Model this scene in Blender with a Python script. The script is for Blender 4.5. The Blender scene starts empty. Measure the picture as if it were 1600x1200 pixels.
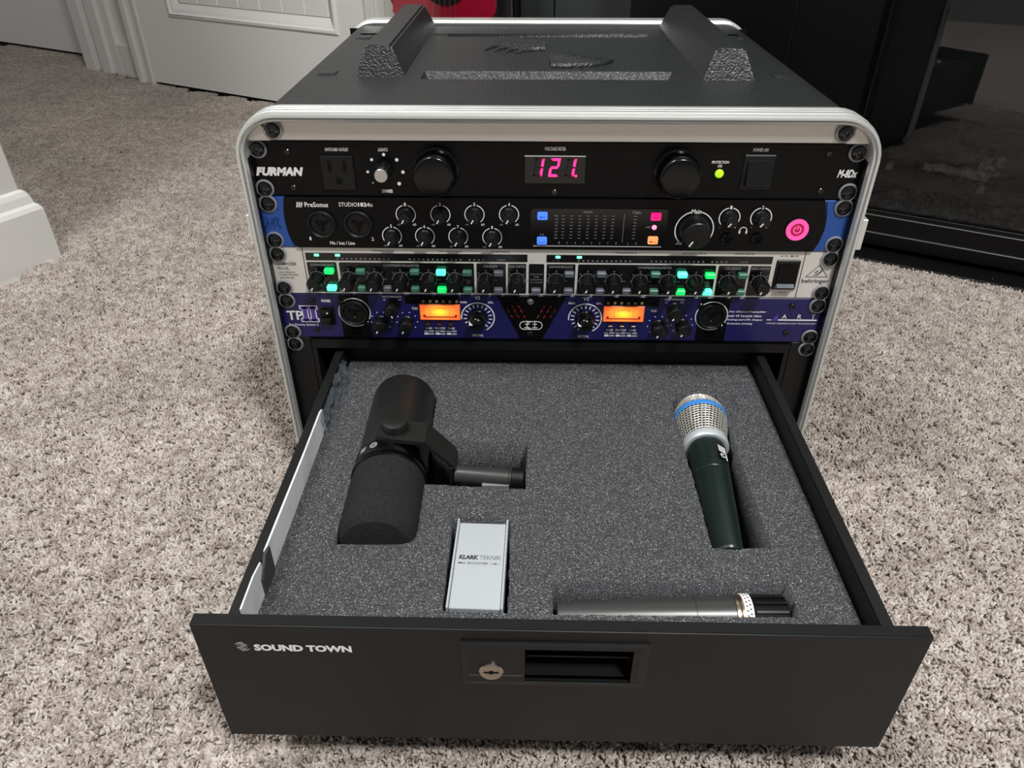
import bpy, bmesh, math, random
from mathutils import Vector, Matrix, Euler
R = math.radians
S = bpy.context.scene
C = S.collection
rnd = random.Random(7)

# ------------------------------------------------------------------ camera
FLOOR = -172.0                       # floor height in rack millimetres (0 = underside of the fourth rack unit)
def V(x, y, z): return Vector((x / 1000.0, y / 1000.0, (z - FLOOR) / 1000.0))
cam_d = bpy.data.cameras.new('camera'); cam = bpy.data.objects.new('camera', cam_d); C.objects.link(cam)
S.camera = cam
cam_d.sensor_fit = 'HORIZONTAL'; cam_d.sensor_width = 36.0
cam_d.lens = 36.0 * 1158.79 / 1600.0
cam_d.clip_start = 0.02; cam_d.clip_end = 50
def cam_basis(yaw, pitch, roll):
    f = Vector((math.sin(yaw) * math.cos(pitch), math.cos(yaw) * math.cos(pitch), math.sin(pitch)))
    r = Vector((math.cos(yaw), -math.sin(yaw), 0.0)); u = r.cross(f)
    r2 = r * math.cos(roll) + u * math.sin(roll); u2 = r2.cross(f)
    return r2, u2, f
_r, _u, _f = cam_basis(-0.0224, -0.6042, -0.0008)
M = Matrix((( _r.x, _u.x, -_f.x, 0), (_r.y, _u.y, -_f.y, 0), (_r.z, _u.z, -_f.z, 0), (0, 0, 0, 1)))
M.translation = V(-21.01, -580.29, 349.11)
cam.matrix_world = M

# ------------------------------------------------------------------ world, lights, exposure
w = bpy.data.worlds.new('world'); S.world = w; w.use_nodes = True
bg = w.node_tree.nodes['Background']; bg.inputs[0].default_value = (1.0, 0.98, 0.96, 1); bg.inputs[1].default_value = 0.22
def area(name, loc, rot, size, power, col=(1, 1, 1), shape='DISK', sy=None):
    d = bpy.data.lights.new(name, 'AREA'); d.shape = shape; d.size = size
    if sy: d.size_y = sy
    d.energy = power; d.color = col
    o = bpy.data.objects.new(name, d); o.location = loc; o.rotation_euler = rot; C.objects.link(o); return o
area('ceiling_lamp', (0.62, -1.15, 2.36), (0, 0, 0), 0.36, 58.0, (1.0, 0.99, 0.975))
area('door_fill', (-0.85, -0.3, 2.36), (0, 0, 0), 0.4, 24.0, (1.0, 0.99, 0.97))  # added fill that brightens the white door, not a known fixture
S.view_settings.view_transform = 'Standard'; S.view_settings.look = 'None'
S.view_settings.gamma = 1.0; S.view_settings.use_curve_mapping = False
S.view_settings.exposure = 0.0

# ------------------------------------------------------------------ materials
def lin(h):
    h = h.lstrip('#'); c = [int(h[i:i + 2], 16) / 255 for i in (0, 2, 4)]
    return tuple(x / 12.92 if x <= .04045 else ((x + .055) / 1.055) ** 2.4 for x in c) + (1.0,)
MATS = {}
def mat(name, col, rough=.5, metal=0., spec=.5, emit=None, es=0., bump=None, noise=None, trans=0., alpha=None, coat=0.):
    """bump = (kind, scale, strength, distance); noise = (scale, second colour, low, high)"""
    m = bpy.data.materials.new(name); m.use_nodes = True; MATS[name] = m
    nt = m.node_tree; N = nt.nodes; L = nt.links; b = N['Principled BSDF']
    b.inputs['Base Color'].default_value = lin(col); b.inputs['Roughness'].default_value = rough
    b.inputs['Metallic'].default_value = metal; b.inputs['Specular IOR Level'].default_value = spec
    b.inputs['Coat Weight'].default_value = coat
    if trans: b.inputs['Transmission Weight'].default_value = trans
    if alpha is not None: b.inputs['Alpha'].default_value = alpha
    if emit: b.inputs['Emission Color'].default_value = lin(emit); b.inputs['Emission Strength'].default_value = es
    if bump or noise:
        tc = N.new('ShaderNodeTexCoord')
    if noise:
        n = N.new('ShaderNodeTexNoise'); n.inputs['Scale'].default_value = noise[0]; n.inputs['Detail'].default_value = 3
        L.new(tc.outputs['Object'], n.inputs['Vector'])
        r = N.new('ShaderNodeValToRGB'); r.color_ramp.elements[0].position = noise[2]; r.color_ramp.elements[1].position = noise[3]
        r.color_ramp.elements[0].color = lin(col); r.color_ramp.elements[1].color = lin(noise[1])
        L.new(n.outputs['Fac'], r.inputs['Fac']); L.new(r.outputs['Color'], b.inputs['Base Color'])
    if bump:
        if bump[0] == 'voronoi':
            t = N.new('ShaderNodeTexVoronoi'); t.feature = 'SMOOTH_F1'; out = 'Distance'
        else:
            t = N.new('ShaderNodeTexNoise'); t.inputs['Detail'].default_value = 4; out = 'Fac'
        t.inputs['Scale'].default_value = bump[1]
        L.new(tc.outputs['Object'], t.inputs['Vector'])
        bp = N.new('ShaderNodeBump'); bp.inputs['Strength'].default_value = bump[2]; bp.inputs['Distance'].default_value = bump[3]
        if bump[0] == 'voronoi': bp.invert = True
        L.new(t.outputs[out], bp.inputs['Height']); L.new(bp.outputs['Normal'], b.inputs['Normal'])
    return m
mat('shell', '#222527', .4, 0, .5, bump=('voronoi', 620, .8, .0009))
mat('aluminium', '#e2e4e2', .3, .6, .5, bump=('noise', 900, .04, .0005))
mat('aluminium_rail', '#cfcbc4', .38, .7, .5)
mat('black_panel', '#050506', .34, 0, .2)
mat('black_plastic', '#101011', .4, 0, .35)
mat('black_gloss', '#030303', .2, 0, .35)
mat('black_deep', '#050505', .6, 0, .2)
mat('black_metal', '#0d0f11', .42, 0, .36, bump=('noise', 2500, .12, .0003))
mat('black_metal_dark', '#101112', .48, 0, .4, bump=('noise', 2500, .12, .0003))
mat('knob_black', '#0d0d0e', .36, 0, .4)
mat('screw_black', '#0e0e10', .14, 0., .7)
mat('washer', '#a6a6a8', .22, 0, .7, alpha=.55)
mat('white_print', '#f4f4f4', .6)
mat('grey_print', '#85868a', .6)
mat('dark_print', '#3c3c3e', .6)
mat('silver_knob', '#c6c6c6', .25, 1.)
mat('blue_ear', '#1d4f9e', .32, 0, .5)
mat('blue_ear_logo', '#173f82', .4, 0, .5)
mat('navy_panel', '#1a1857', .35, 0, .5)
mat('purple_print', '#5a3fa0', .5)
mat('silver_panel', '#e0ddd7', .36, .15, .5)
mat('seam', '#4d4d4f', .5)
mat('red_digit', '#ff1a60', .4, emit='#ff2468', es=3.4)
mat('digit_off', '#1c0a10', .4)
mat('display_glass', '#070506', .12, 0, .5)
mat('meter_black', '#0b0a0b', .14, 0, .5)
mat('green_led', '#b8f02a', .35, emit='#9fe01c', es=.9)
mat('meter_led', '#7dffc0', .4, emit='#5dffa8', es=2.2)
mat('green_lit', '#18d868', .4, emit='#10d860', es=.95)
mat('cyan_lit', '#60ffc8', .4, emit='#48ffc0', es=1.5)
mat('green_off', '#3f7460', .4)
mat('grey_button', '#59606a', .4)
mat('blue_lit', '#4a7dff', .4, emit='#3a6cff', es=1.1)
mat('magenta_lit', '#ff1878', .4, emit='#ff1478', es=1.1)
mat('amber_lit', '#ff9a60', .4, emit='#ff8c50', es=1.0)
mat('pink_dot', '#ff9ab0', .4, emit='#ff7090', es=2.0)
mat('power_pink', '#ff5090', .4, emit='#ff3c84', es=1.2)
mat('power_dark', '#a01040', .4, emit='#80083a', es=.6)
mat('tube_red', '#7a1414', .3, emit='#a01808', es=.5)
mat('small_amber', '#a05a40', .4, emit='#a04820', es=.35)
mat('switch_cap_sheen', '#2a1512', .3)  # black caps with the meters' orange reflection mixed into the colour
mat('led_off', '#8a7a58', .35)
mat('gold_pin', '#c9b26a', .3, 1.)
mat('foam_dark', '#191a1c', .95, 0, .2, bump=('noise', 1600, .7, .001), noise=(1500, '#3a3b3d', .4, .75))
mat('mic_black', '#1b1c1b', .42, 0, .5, bump=('noise', 3000, .08, .0003))
mat('mic_green', '#15231f', .3, .1, .6)
mat('mic_grey', '#4a4c4b', .32, .5, .5)
mat('grille_wire', '#e2dfd8', .3, .55)
mat('grille_dark', '#222324', .7)
mat('blue_ring', '#3a86d4', .4)
mat('silver_box', '#c9d0d5', .36, .35, .5)
mat('klark_print', '#34383e', .5)
mat('klark_light', '#7b8189', .5)
mat('paper', '#e2e3e6', .7, noise=(30, '#c6c8cd', .45, .75))
mat('paper_print', '#3a3c40', .7)
mat('wall_paint', '#dddcd8', .75, bump=('noise', 120, .05, .002))
mat('trim_paint', '#e9e9e6', .42)
mat('door_paint', '#f4f4f2', .45)
mat('ceiling_paint', '#e6e4de', .9)
mat('painted_gap_shade', '#141414', .9)  # dark colour painting the shade in the slots under the doors
mat('fireplace_black', '#08080a', .35, 0, .3)
mat('firebox', '#454849', .8)
mat('trim_bright', '#8a8a88', .35, .8)
mat('log_bark', '#4a4642', .85, bump=('noise', 60, .8, .004), noise=(40, '#56514c', .4, .7))
mat('log_ash', '#b8b6b2', .9, bump=('noise', 160, .8, .003), noise=(120, '#6e6b68', .4, .7))
mat('ember', '#b2b7bd', .4, bump=('noise', 80, 1., .006), noise=(60, '#50545a', .35, .65))
mat('cabinet_grey', '#33383a', .55)
mat('guitar_red', '#7d0c22', .12, 0, .6, coat=.6, noise=(6, '#a01c34', .35, .75))
mat('guitar_dark', '#0b0a0a', .3)
mat('string_steel', '#b9aa96', .3, 1.)
mat('wood_neck', '#4a2b1c', .4)
mat('brass_lock', '#b7ab9c', .25, 1.)

def special_foam():
    m = bpy.data.materials.new('foam'); m.use_nodes = True; MATS['foam'] = m
    nt = m.node_tree; N = nt.nodes; L = nt.links; b = N['Principled BSDF']
    b.inputs['Roughness'].default_value = .85; b.inputs['Specular IOR Level'].default_value = .3
    tc = N.new('ShaderNodeTexCoord')
    n = N.new('ShaderNodeTexNoise'); n.inputs['Scale'].default_value = 1150; n.inputs['Detail'].default_value = 2
    L.new(tc.outputs['Object'], n.inputs['Vector'])
    r = N.new('ShaderNodeValToRGB'); e = r.color_ramp.elements
    e[0].position = .36; e[0].color = lin('#2b2c2e'); e[1].position = .62; e[1].color = lin('#5a5c5f')
    k = e.new(.50); k.color = lin('#404144')
    k = e.new(.74); k.color = lin('#b2b4b6')
    L.new(n.outputs['Fac'], r.inputs['Fac']); L.new(r.outputs['Color'], b.inputs['Base Color'])
    bp = N.new('ShaderNodeBump'); bp.inputs['Strength'].default_value = .5; bp.inputs['Distance'].default_value = .001
    L.new(n.outputs['Fac'], bp.inputs['Height']); L.new(bp.outputs['Normal'], b.inputs['Normal'])
special_foam()

def carpet_mat(name, per_tuft):
    m = bpy.data.materials.new(name); m.use_nodes = True; MATS[name] = m
    nt = m.node_tree; N = nt.nodes; L = nt.links; b = N['Principled BSDF']
    b.inputs['Roughness'].default_value = .95; b.inputs['Specular IOR Level'].default_value = .15
    geo = N.new('ShaderNodeNewGeometry')
    big = N.new('ShaderNodeTexNoise'); big.inputs['Scale'].default_value = 5.5; big.inputs['Detail'].default_value = 4
    L.new(geo.outputs['Position'], big.inputs['Vector'])
    fine = N.new('ShaderNodeTexNoise'); fine.inputs['Scale'].default_value = 150 if not per_tuft else 60; fine.inputs['Detail'].default_value = 3
    L.new(geo.outputs['Position'], fine.inputs['Vector'])
    ramp = N.new('ShaderNodeValToRGB'); e = ramp.color_ramp.elements
    e[0].position = .18; e[0].color = lin('#91857e'); e[1].position = .8; e[1].color = lin('#d8d2cb')
    k = e.new(.45); k.color = lin('#b3a8a0')
    if per_tuft:
        oi = N.new('ShaderNodeObjectInfo'); mix = N.new('ShaderNodeMix'); mix.data_type = 'FLOAT'
        mix.inputs[0].default_value = .45
        L.new(fine.outputs['Fac'], mix.inputs[2]); L.new(oi.outputs['Random'], mix.inputs[3])
        L.new(mix.outputs[0], ramp.inputs['Fac'])
    else:
        L.new(fine.outputs['Fac'], ramp.inputs['Fac'])
    br = N.new('ShaderNodeMapRange'); br.inputs[1].default_value = .3; br.inputs[2].default_value = .7
    br.inputs[3].default_value = .86; br.inputs[4].default_value = 1.1
    L.new(big.outputs['Fac'], br.inputs[0])
    mx = N.new('ShaderNodeVectorMath'); mx.operation = 'SCALE'
    L.new(ramp.outputs['Color'], mx.inputs[0]); L.new(br.outputs[0], mx.inputs[3])
    L.new(mx.outputs[0], b.inputs['Base Color'])
    if not per_tuft:
        bp = N.new('ShaderNodeBump'); bp.inputs['Strength'].default_value = .8; bp.inputs['Distance'].default_value = .006
        L.new(fine.outputs['Fac'], bp.inputs['Height']); L.new(bp.outputs['Normal'], b.inputs['Normal'])
carpet_mat('carpet', False); carpet_mat('carpet_tuft', True)

def meter_mat():
    """back-lit tube meter: the lamp sits behind the upper middle of the window"""
    m = bpy.data.materials.new('meter_orange'); m.use_nodes = True; MATS['meter_orange'] = m
    nt = m.node_tree; N = nt.nodes; L = nt.links; b = N['Principled BSDF']
    tc = N.new('ShaderNodeTexCoord'); mp = N.new('ShaderNodeMapping'); mp.vector_type = 'POINT'
    mp.inputs['Location'].default_value = (0, 0, -.002); mp.inputs['Scale'].default_value = (60, 60, 110)
    L.new(tc.outputs['Object'], mp.inputs['Vector'])
    ln = N.new('ShaderNodeVectorMath'); ln.operation = 'LENGTH'; L.new(mp.outputs[0], ln.inputs[0])
    r = N.new('ShaderNodeValToRGB'); e = r.color_ramp.elements
    e[0].position = 0.1; e[0].color = lin('#ffd83c'); e[1].position = 1.0; e[1].color = lin('#f0662c')
    k = e.new(.55); k.color = lin('#ff9434')
    L.new(ln.outputs['Value'], r.inputs['Fac']); L.new(r.outputs['Color'], b.inputs['Base Color'])
    L.new(r.outputs['Color'], b.inputs['Emission Color']); b.inputs['Emission Strength'].default_value = 1.0
meter_mat()
def glass_mat(name, tint):
    """thin clear pane: Fresnel mirror over clear see-through"""
    m = bpy.data.materials.new(name); m.use_nodes = True; MATS[name] = m
    nt = m.node_tree; N = nt.nodes; L = nt.links; N.remove(N['Principled BSDF']); out = N['Material Output']
    tr = N.new('ShaderNodeBsdfTransparent'); tr.inputs[0].default_value = lin(tint)
    gl = N.new('ShaderNodeBsdfGlossy'); gl.inputs['Roughness'].default_value = 0.0
    fr = N.new('ShaderNodeFresnel'); fr.inputs[0].default_value = 1.5
    mx = N.new('ShaderNodeMixShader'); L.new(fr.outputs[0], mx.inputs[0]); L.new(tr.outputs[0], mx.inputs[1]); L.new(gl.outputs[0], mx.inputs[2])
    L.new(mx.outputs[0], out.inputs['Surface']); return m
glass_mat('fire_glass', '#f2f4f5')
def film_mat():
    m = bpy.data.materials.new('film'); m.use_nodes = True; MATS['film'] = m
    b = m.node_tree.nodes['Principled BSDF']
    b.inputs['Base Color'].default_value = lin('#8c98a2'); b.inputs['Roughness'].default_value = .22
    b.inputs['Alpha'].default_value = .42; b.inputs['Specular IOR Level'].default_value = .9
film_mat()

# ------------------------------------------------------------------ builders
class MB:
    def __init__(s): s.bm = bmesh.new()
    def _f(s, vs):
        try: return s.bm.faces.new(vs)
        except ValueError: return None
    def box(s, x0, x1, y0, y1, z0, z1, bev=0., seg=1, mtx=None):
        t = bmesh.new()
        P = [(x, y, z) for x in (x0, x1) for y in (y0, y1) for z in (z0, z1)]
        vs = [t.verts.new(q) for q in P]
        for q in ((0, 1, 3, 2), (4, 6, 7, 5), (0, 4, 5, 1), (2, 3, 7, 6), (0, 2, 6, 4), (1, 5, 7, 3)): t.faces.new([vs[i] for i in q])
        if bev: bmesh.ops.bevel(t, geom=t.edges[:], offset=bev, segments=seg, affect='EDGES', profile=.5)
        s.add(t, mtx); return s
    def add(s, t, mtx=None):
        mp = {}
        for v in t.verts: mp[v] = s.bm.verts.new((mtx @ v.co) if mtx else v.co)
        for f in t.faces:
            try: s.bm.faces.new([mp[v] for v in f.verts])
            except ValueError: pass
        t.free()
    def lathe(s, prof, mtx=None, n=24, cap0=True, cap1=True):
        """prof: list of (radius, t) ; revolves about local -Y ... t measured along -Y (out of a panel)"""
        rings = []
        for r, t in prof:
            ring = []
            for i in range(n):
                a = 2 * math.pi * i / n
                c = Vector((r * math.cos(a), -t, r * math.sin(a)))
                ring.append(s.bm.verts.new((mtx @ c) if mtx else c))
            rings.append(ring)
        for a, b in zip(rings, rings[1:]):
            for i in range(n): s._f((a[i], a[(i + 1) % n], b[(i + 1) % n], b[i]))
        if cap0: s._f(list(reversed(rings[0])))
        if cap1: s._f(rings[-1])
        return s
    def at(s, x, y, z, prof, n=24, **k): return s.lathe(prof, Matrix.Translation((x, y, z)), n, **k)
    def prism(s, poly, y0, y1, mtx=None):
        """polygon in XZ, counter-clockwise seen from -Y, between y0 (front) and y1 (back)"""
        T = lambda c: (mtx @ Vector(c)) if mtx else c
        a = [s.bm.verts.new(T((x, y0, z))) for x, z in poly]; b = [s.bm.verts.new(T((x, y1, z))) for x, z in poly]
        n = len(poly); s._f(a); s._f(list(reversed(b)))
        for i in range(n): s._f((a[i], b[i], b[(i + 1) % n], a[(i + 1) % n]))
        return s
    def sheet(s, poly, z0, z1):
        """polygon in XY, counter-clockwise from above, between z0 and z1"""
        a = [s.bm.verts.new((x, y, z1)) for x, y in poly]; b = [s.bm.verts.new((x, y, z0)) for x, y in poly]
        n = len(poly); s._f(a); s._f(list(reversed(b)))
        for i in range(n): s._f((a[i], b[i], b[(i + 1) % n], a[(i + 1) % n]))
        return s
    def arc(s, x, z, r0, r1, a0, a1, y0, y1, n=28):
        """flat ring sector in XZ, angles in degrees, 0 = right, 90 = up"""
        full = abs(a1 - a0) >= 359.9
        A = [R(a0 + (a1 - a0) * i / n) for i in range(n + 1)]
        ring = [[s.bm.verts.new((x + r * math.cos(t), y, z + r * math.sin(t))) for r, y in ((r0, y0), (r1, y0), (r1, y1), (r0, y1))] for t in A]
        for p, q in zip(ring, ring[1:]):
            for i in range(4): s._f((p[i], q[i], q[(i + 1) % 4], p[(i + 1) % 4]))
        if not full: s._f(ring[0]); s._f(list(reversed(ring[-1])))
        return s
    def tube(s, pts, rad, n=8, caps=True):
        pts = [Vector(q) for q in pts]
        rads = rad if isinstance(rad, (list, tuple)) else [rad] * len(pts)
        rings = []; up = None
        for i, q in enumerate(pts):
            d = (pts[min(i + 1, len(pts) - 1)] - pts[max(i - 1, 0)]).normalized()
            if up is None: up = Vector((0, 0, 1)) if abs(d.z) < .9 else Vector((0, 1, 0))
            sd = d.cross(up).normalized(); up = sd.cross(d).normalized()
            rings.append([s.bm.verts.new(q + (sd * math.cos(2 * math.pi * k / n) + up * math.sin(2 * math.pi * k / n)) * rads[i]) for k in range(n)])
        for a, b in zip(rings, rings[1:]):
            for i in range(n): s._f((a[i], a[(i + 1) % n], b[(i + 1) % n], b[i]))
        if caps: s._f(list(reversed(rings[0]))); s._f(rings[-1])
        return s
    def quad(s, *P):
        s._f([s.bm.verts.new(q) for q in P]); return s
    def text(s, body, x0, x1, z0, z1, y, shear=0., bold=0., ex=.12, mtx=None, mono=False):
        cu = bpy.data.curves.new('lettering', 'FONT'); cu.body = body; cu.shear = shear; cu.offset = bold + .006; cu.extrude = 0.0; cu.resolution_u = 2
        cu.space_line = .9
        o = bpy.data.objects.new('lettering', cu); C.objects.link(o)
        dg = bpy.context.evaluated_depsgraph_get(); me = bpy.data.meshes.new_from_object(o.evaluated_get(dg))
        t = bmesh.new(); t.from_mesh(me); bpy.data.objects.remove(o); bpy.data.curves.remove(cu); bpy.data.meshes.remove(me)
        if not t.verts: t.free(); return s
        xs = [v.co.x for v in t.verts]; ys = [v.co.y for v in t.verts]
        ax, bx, ay, by = min(xs), max(xs), min(ys), max(ys)
        for v in t.verts:
            X = x0 + (v.co.x - ax) / (bx - ax) * (x1 - x0); Z = z0 + (v.co.y - ay) / (by - ay) * (z1 - z0)
            v.co = Vector((X, y - ex, Z))
        s.add(t, mtx); return s
    def build(s, name, m, parent=None, origin=None, sharp=35, smooth=True, world=None):
        """turns the collected millimetre geometry into one mesh object"""
        me = bpy.data.meshes.new(name)
        bmesh.ops.remove_doubles(s.bm, verts=s.bm.verts[:], dist=1e-5)
        bmesh.ops.recalc_face_normals(s.bm, faces=s.bm.faces[:])
        base = Vector((0, 0, 0)) if parent is None else world_loc(parent)
        o0 = Vector(origin) if origin is not None else None
        for v in s.bm.verts:
            if world: q = world @ v.co
            else: q = v.co
            v.co = V(*q)
        ow = V(*o0) if o0 is not None else base
        for v in s.bm.verts: v.co -= ow
        s.bm.to_mesh(me); s.bm.free()
        me.materials.append(MATS[m] if isinstance(m, str) else m)
        if smooth:
            me.shade_smooth(); me.set_sharp_from_angle(angle=R(sharp))
        o = bpy.data.objects.new(name, me); C.objects.link(o)
        o.location = ow - base
        if parent is not None: o.parent = parent
        if name in ('small_lettering', 'scale_print', 'meter_scale', 'band_lettering'): o['kind'] = 'stuff'      # print too small to pick apart
        return o
def world_loc(o):
    q = Vector((0, 0, 0))
    while o is not None: q += o.location; o = o.parent
    return q
def empty(name, loc, label=None, cat=None, group=None):
    o = bpy.data.objects.new(name, None); C.objects.link(o); o.location = V(*loc); o.empty_display_size = .02
    tag(o, label, cat, group); return o
def tag(o, label=None, cat=None, group=None, kind=None):
    if label: o['label'] = label
    if cat: o['category'] = cat
    if group: o['group'] = group
    if kind: o['kind'] = kind
    return o
def inst(name, src, parent, loc, rot=None):
    """a further copy of a part (and its sub-parts) sharing mesh data; loc in rack millimetres"""
    c = src.copy(); c.name = name; C.objects.link(c); c.parent = parent; c.location = V(*loc) - world_loc(parent)
    if rot is not None: c.rotation_euler = rot
    for g in src.children:
        d = g.copy(); d.name = g.name.split('.')[0]; C.objects.link(d); d.parent = c
    return c
def rrect(x0, x1, z0, z1, r, n=5):
    P = []
    for cx, cz, a in ((x1 - r, z1 - r, 0), (x0 + r, z1 - r, 90), (x0 + r, z0 + r, 180), (x1 - r, z0 + r, 270)):
        for i in range(n + 1):
            t = R(a + 90 * i / n); P.append((cx + r * math.cos(t), cz + r * math.sin(t)))
    return list(P)

# ================================================================== ROOM
YAW = R(-27.5)
ROOM = Matrix.Rotation(YAW, 4, 'Z')        # room axes: u along the back wall, v into the room's depth (millimetres)
def RW(u, v, z): return ROOM @ Vector((u, v, z))
ZC = 2268
b = MB(); b.box(-3200, 1500, -1900, 1160, FLOOR - 30, FLOOR)
floor = b.build('floor', 'carpet', world=ROOM, smooth=False); tag(floor, kind='structure')
b = MB(); b.box(-3200, 1500, -1900, 1250, ZC, ZC + 30); tag(b.build('ceiling', 'ceiling_paint', world=ROOM, smooth=False), kind='structure')
# back wall (to the right of the door), recessed door wall on the far left
b = MB(); b.box(-905, 1500, 981, 1080, FLOOR, ZC); tag(b.build('wall_back', 'wall_paint', world=ROOM, smooth=False), kind='structure')
b = MB(); b.box(-3200, -2060, 1240, 1300, FLOOR, ZC); b.box(-2060, -905, 1240, 1300, FLOOR, ZC); tag(b.build('wall_far', 'wall_paint', world=ROOM, smooth=False), kind='structure')
# far flush door on the left with a dark strip below standing in for the shade
b = MB(); b.box(-3000, -2130, 1137, 1172, FLOOR + 19, 1860)
d2 = b.build('door_2', 'door_paint', world=ROOM, smooth=False); tag(d2, kind='structure')
b = MB(); b.box(-3000, -2130, 1150, 1170, FLOOR, FLOOR + 19); b.build('gap_shade_strip', 'painted_gap_shade', d2, world=ROOM, smooth=False)
# stepped casing between the two doors
def casing(name, u0, u1, v0, steps):
    b = MB()
    for a0, a1, d in steps: b.box(u0 + (u1 - u0) * a0, u0 + (u1 - u0) * a1, v0 - d, v0 + 130, FLOOR, 1900, 2)
    o = b.build(name, 'trim_paint', world=ROOM, smooth=False); tag(o, kind='structure'); return o
casing('trim_1', -2130, -1968, 1040, ((0, .3, 24), (.3, .5, 8), (.5, .78, 26), (.78, 1, 14)))
b = MB(); b.box(-1968, -1822, 1040, 1240, FLOOR, 1900); tag(b.build('trim_2', 'trim_paint', world=ROOM, smooth=False), kind='structure')
casing('trim_3', -1838, -1768, 992, ((0, .3, 14), (.3, .62, 4), (.62, .8, 10), (.8, 1, 16)))
b = MB(); b.box(-1968, -1838, 1026, 1040, FLOOR, FLOOR + 96, 3)
tag(b.build('baseboard_far', 'trim_paint', world=ROOM, smooth=False), kind='structure')
# panelled door
def door_one():
    u0, u1, vf = -1766, -955, 981
    zb = FLOOR + 17
    b = MB()
    pu0, pu1, pz = -1641, -1051, 25                 # outer edge of the moulded panel
    b.box(u0, pu0, vf, vf + 35, zb, 1858); b.box(pu1, u1, vf, vf + 35, zb, 1858)
    b.box(pu0, pu1, vf, vf + 35, zb, pz); b.box(pu0, pu1, vf, vf + 35, 700, 900); b.box(pu0, pu1, vf, vf + 35, 1740, 1858)
    d = b.build('door_1', 'door_paint', world=ROOM, smooth=False); tag(d, kind='structure')
    for (za, zt) in ((pz, 700), (900, 1740)):
        m = MB()
        # sloped moulding: ridge then slope down into the sunken panel
        prof = ((0, 0), (4, -5), (9, -5), (13, 1), (20, 3), (34, 14))
        for i in range(len(prof) - 1):
            (a, da), (c, dc) = prof[i], prof[i + 1]
            o_ = [(pu0 + a, za + a), (pu1 - a, za + a), (pu1 - a, zt - a), (pu0 + a, zt - a)]
            n_ = [(pu0 + c, za + c), (pu1 - c, za + c), (pu1 - c, zt - c), (pu0 + c, zt - c)]
            for k in range(4):
                j = (k + 1) % 4
                m.quad((o_[k][0], vf + da, o_[k][1]), (o_[j][0], vf + da, o_[j][1]), (n_[j][0], vf + dc, n_[j][1]), (n_[k][0], vf + dc, n_[k][1]))
        m.build('panel_moulding', 'door_paint', d, world=ROOM, sharp=20)
        # sunken planks with narrow gaps between them
        n = 7; wdt = (pu1 - pu0 - 68) / n
        q = MB(); q.box(pu0 + 33, pu1 - 33, vf + 18, vf + 30, za + 33, zt - 33); q.build('panel_back', 'door_paint', d, world=ROOM, smooth=False)
        for i in range(n):
            q = MB(); a = pu0 + 34 + i * wdt
            q.box(a + 2.2, a + wdt - 2.2, vf + 13, vf + 20, za + 34, zt - 34, 2.2, 1); q.build('plank', 'door_paint', d, world=ROOM, smooth=False)
    g = MB(); g.box(u0, u1, vf + 10, vf + 30, FLOOR - 1, zb); g.build('gap_shade_strip', 'painted_gap_shade', d, world=ROOM, smooth=False)  # dark box imitates the shade below the door
door_one()
b = MB(); b.box(-955, -930, 966, 1085, FLOOR, 1900, 2); b.box(-932, -905, 974, 1085, FLOOR, 1900, 2)
tag(b.build('trim_4', 'trim_paint', world=ROOM, smooth=False), kind='structure')
# near wall end on the left, with its tall baseboard
b = MB(); b.box(-1900, -942, -1500, 80, FLOOR, ZC, 3); tag(b.build('wall_left', 'wall_paint', world=ROOM, smooth=False), kind='structure')
def baseboard(name, u_face, v_end, h):
    P = [(0, 0), (16, 0), (16, h - 32), (13, h - 26), (9, h - 22), (7, h - 10), (4, h - 3), (0, h)]
    b = MB()
    # along the visible face, mitred round the end of the wall
    va, vb = -1500, v_end
    A = [(u_face + d, va, FLOOR + z) for d, z in P]; B = [(u_face + d, vb + d, FLOOR + z) for d, z in P]
    D = [(u_face - 940, vb + d, FLOOR + z) for d, z in P]
    for X, Y in ((A, B), (B, D)):
        for i in range(len(P)):
            j = (i + 1) % len(P); b.quad(X[i], X[j], Y[j], Y[i])
    o = b.build(name, 'trim_paint', world=ROOM, smooth=False); tag(o, kind='structure')
baseboard('baseboard_left', -942, 80, 122)

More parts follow.
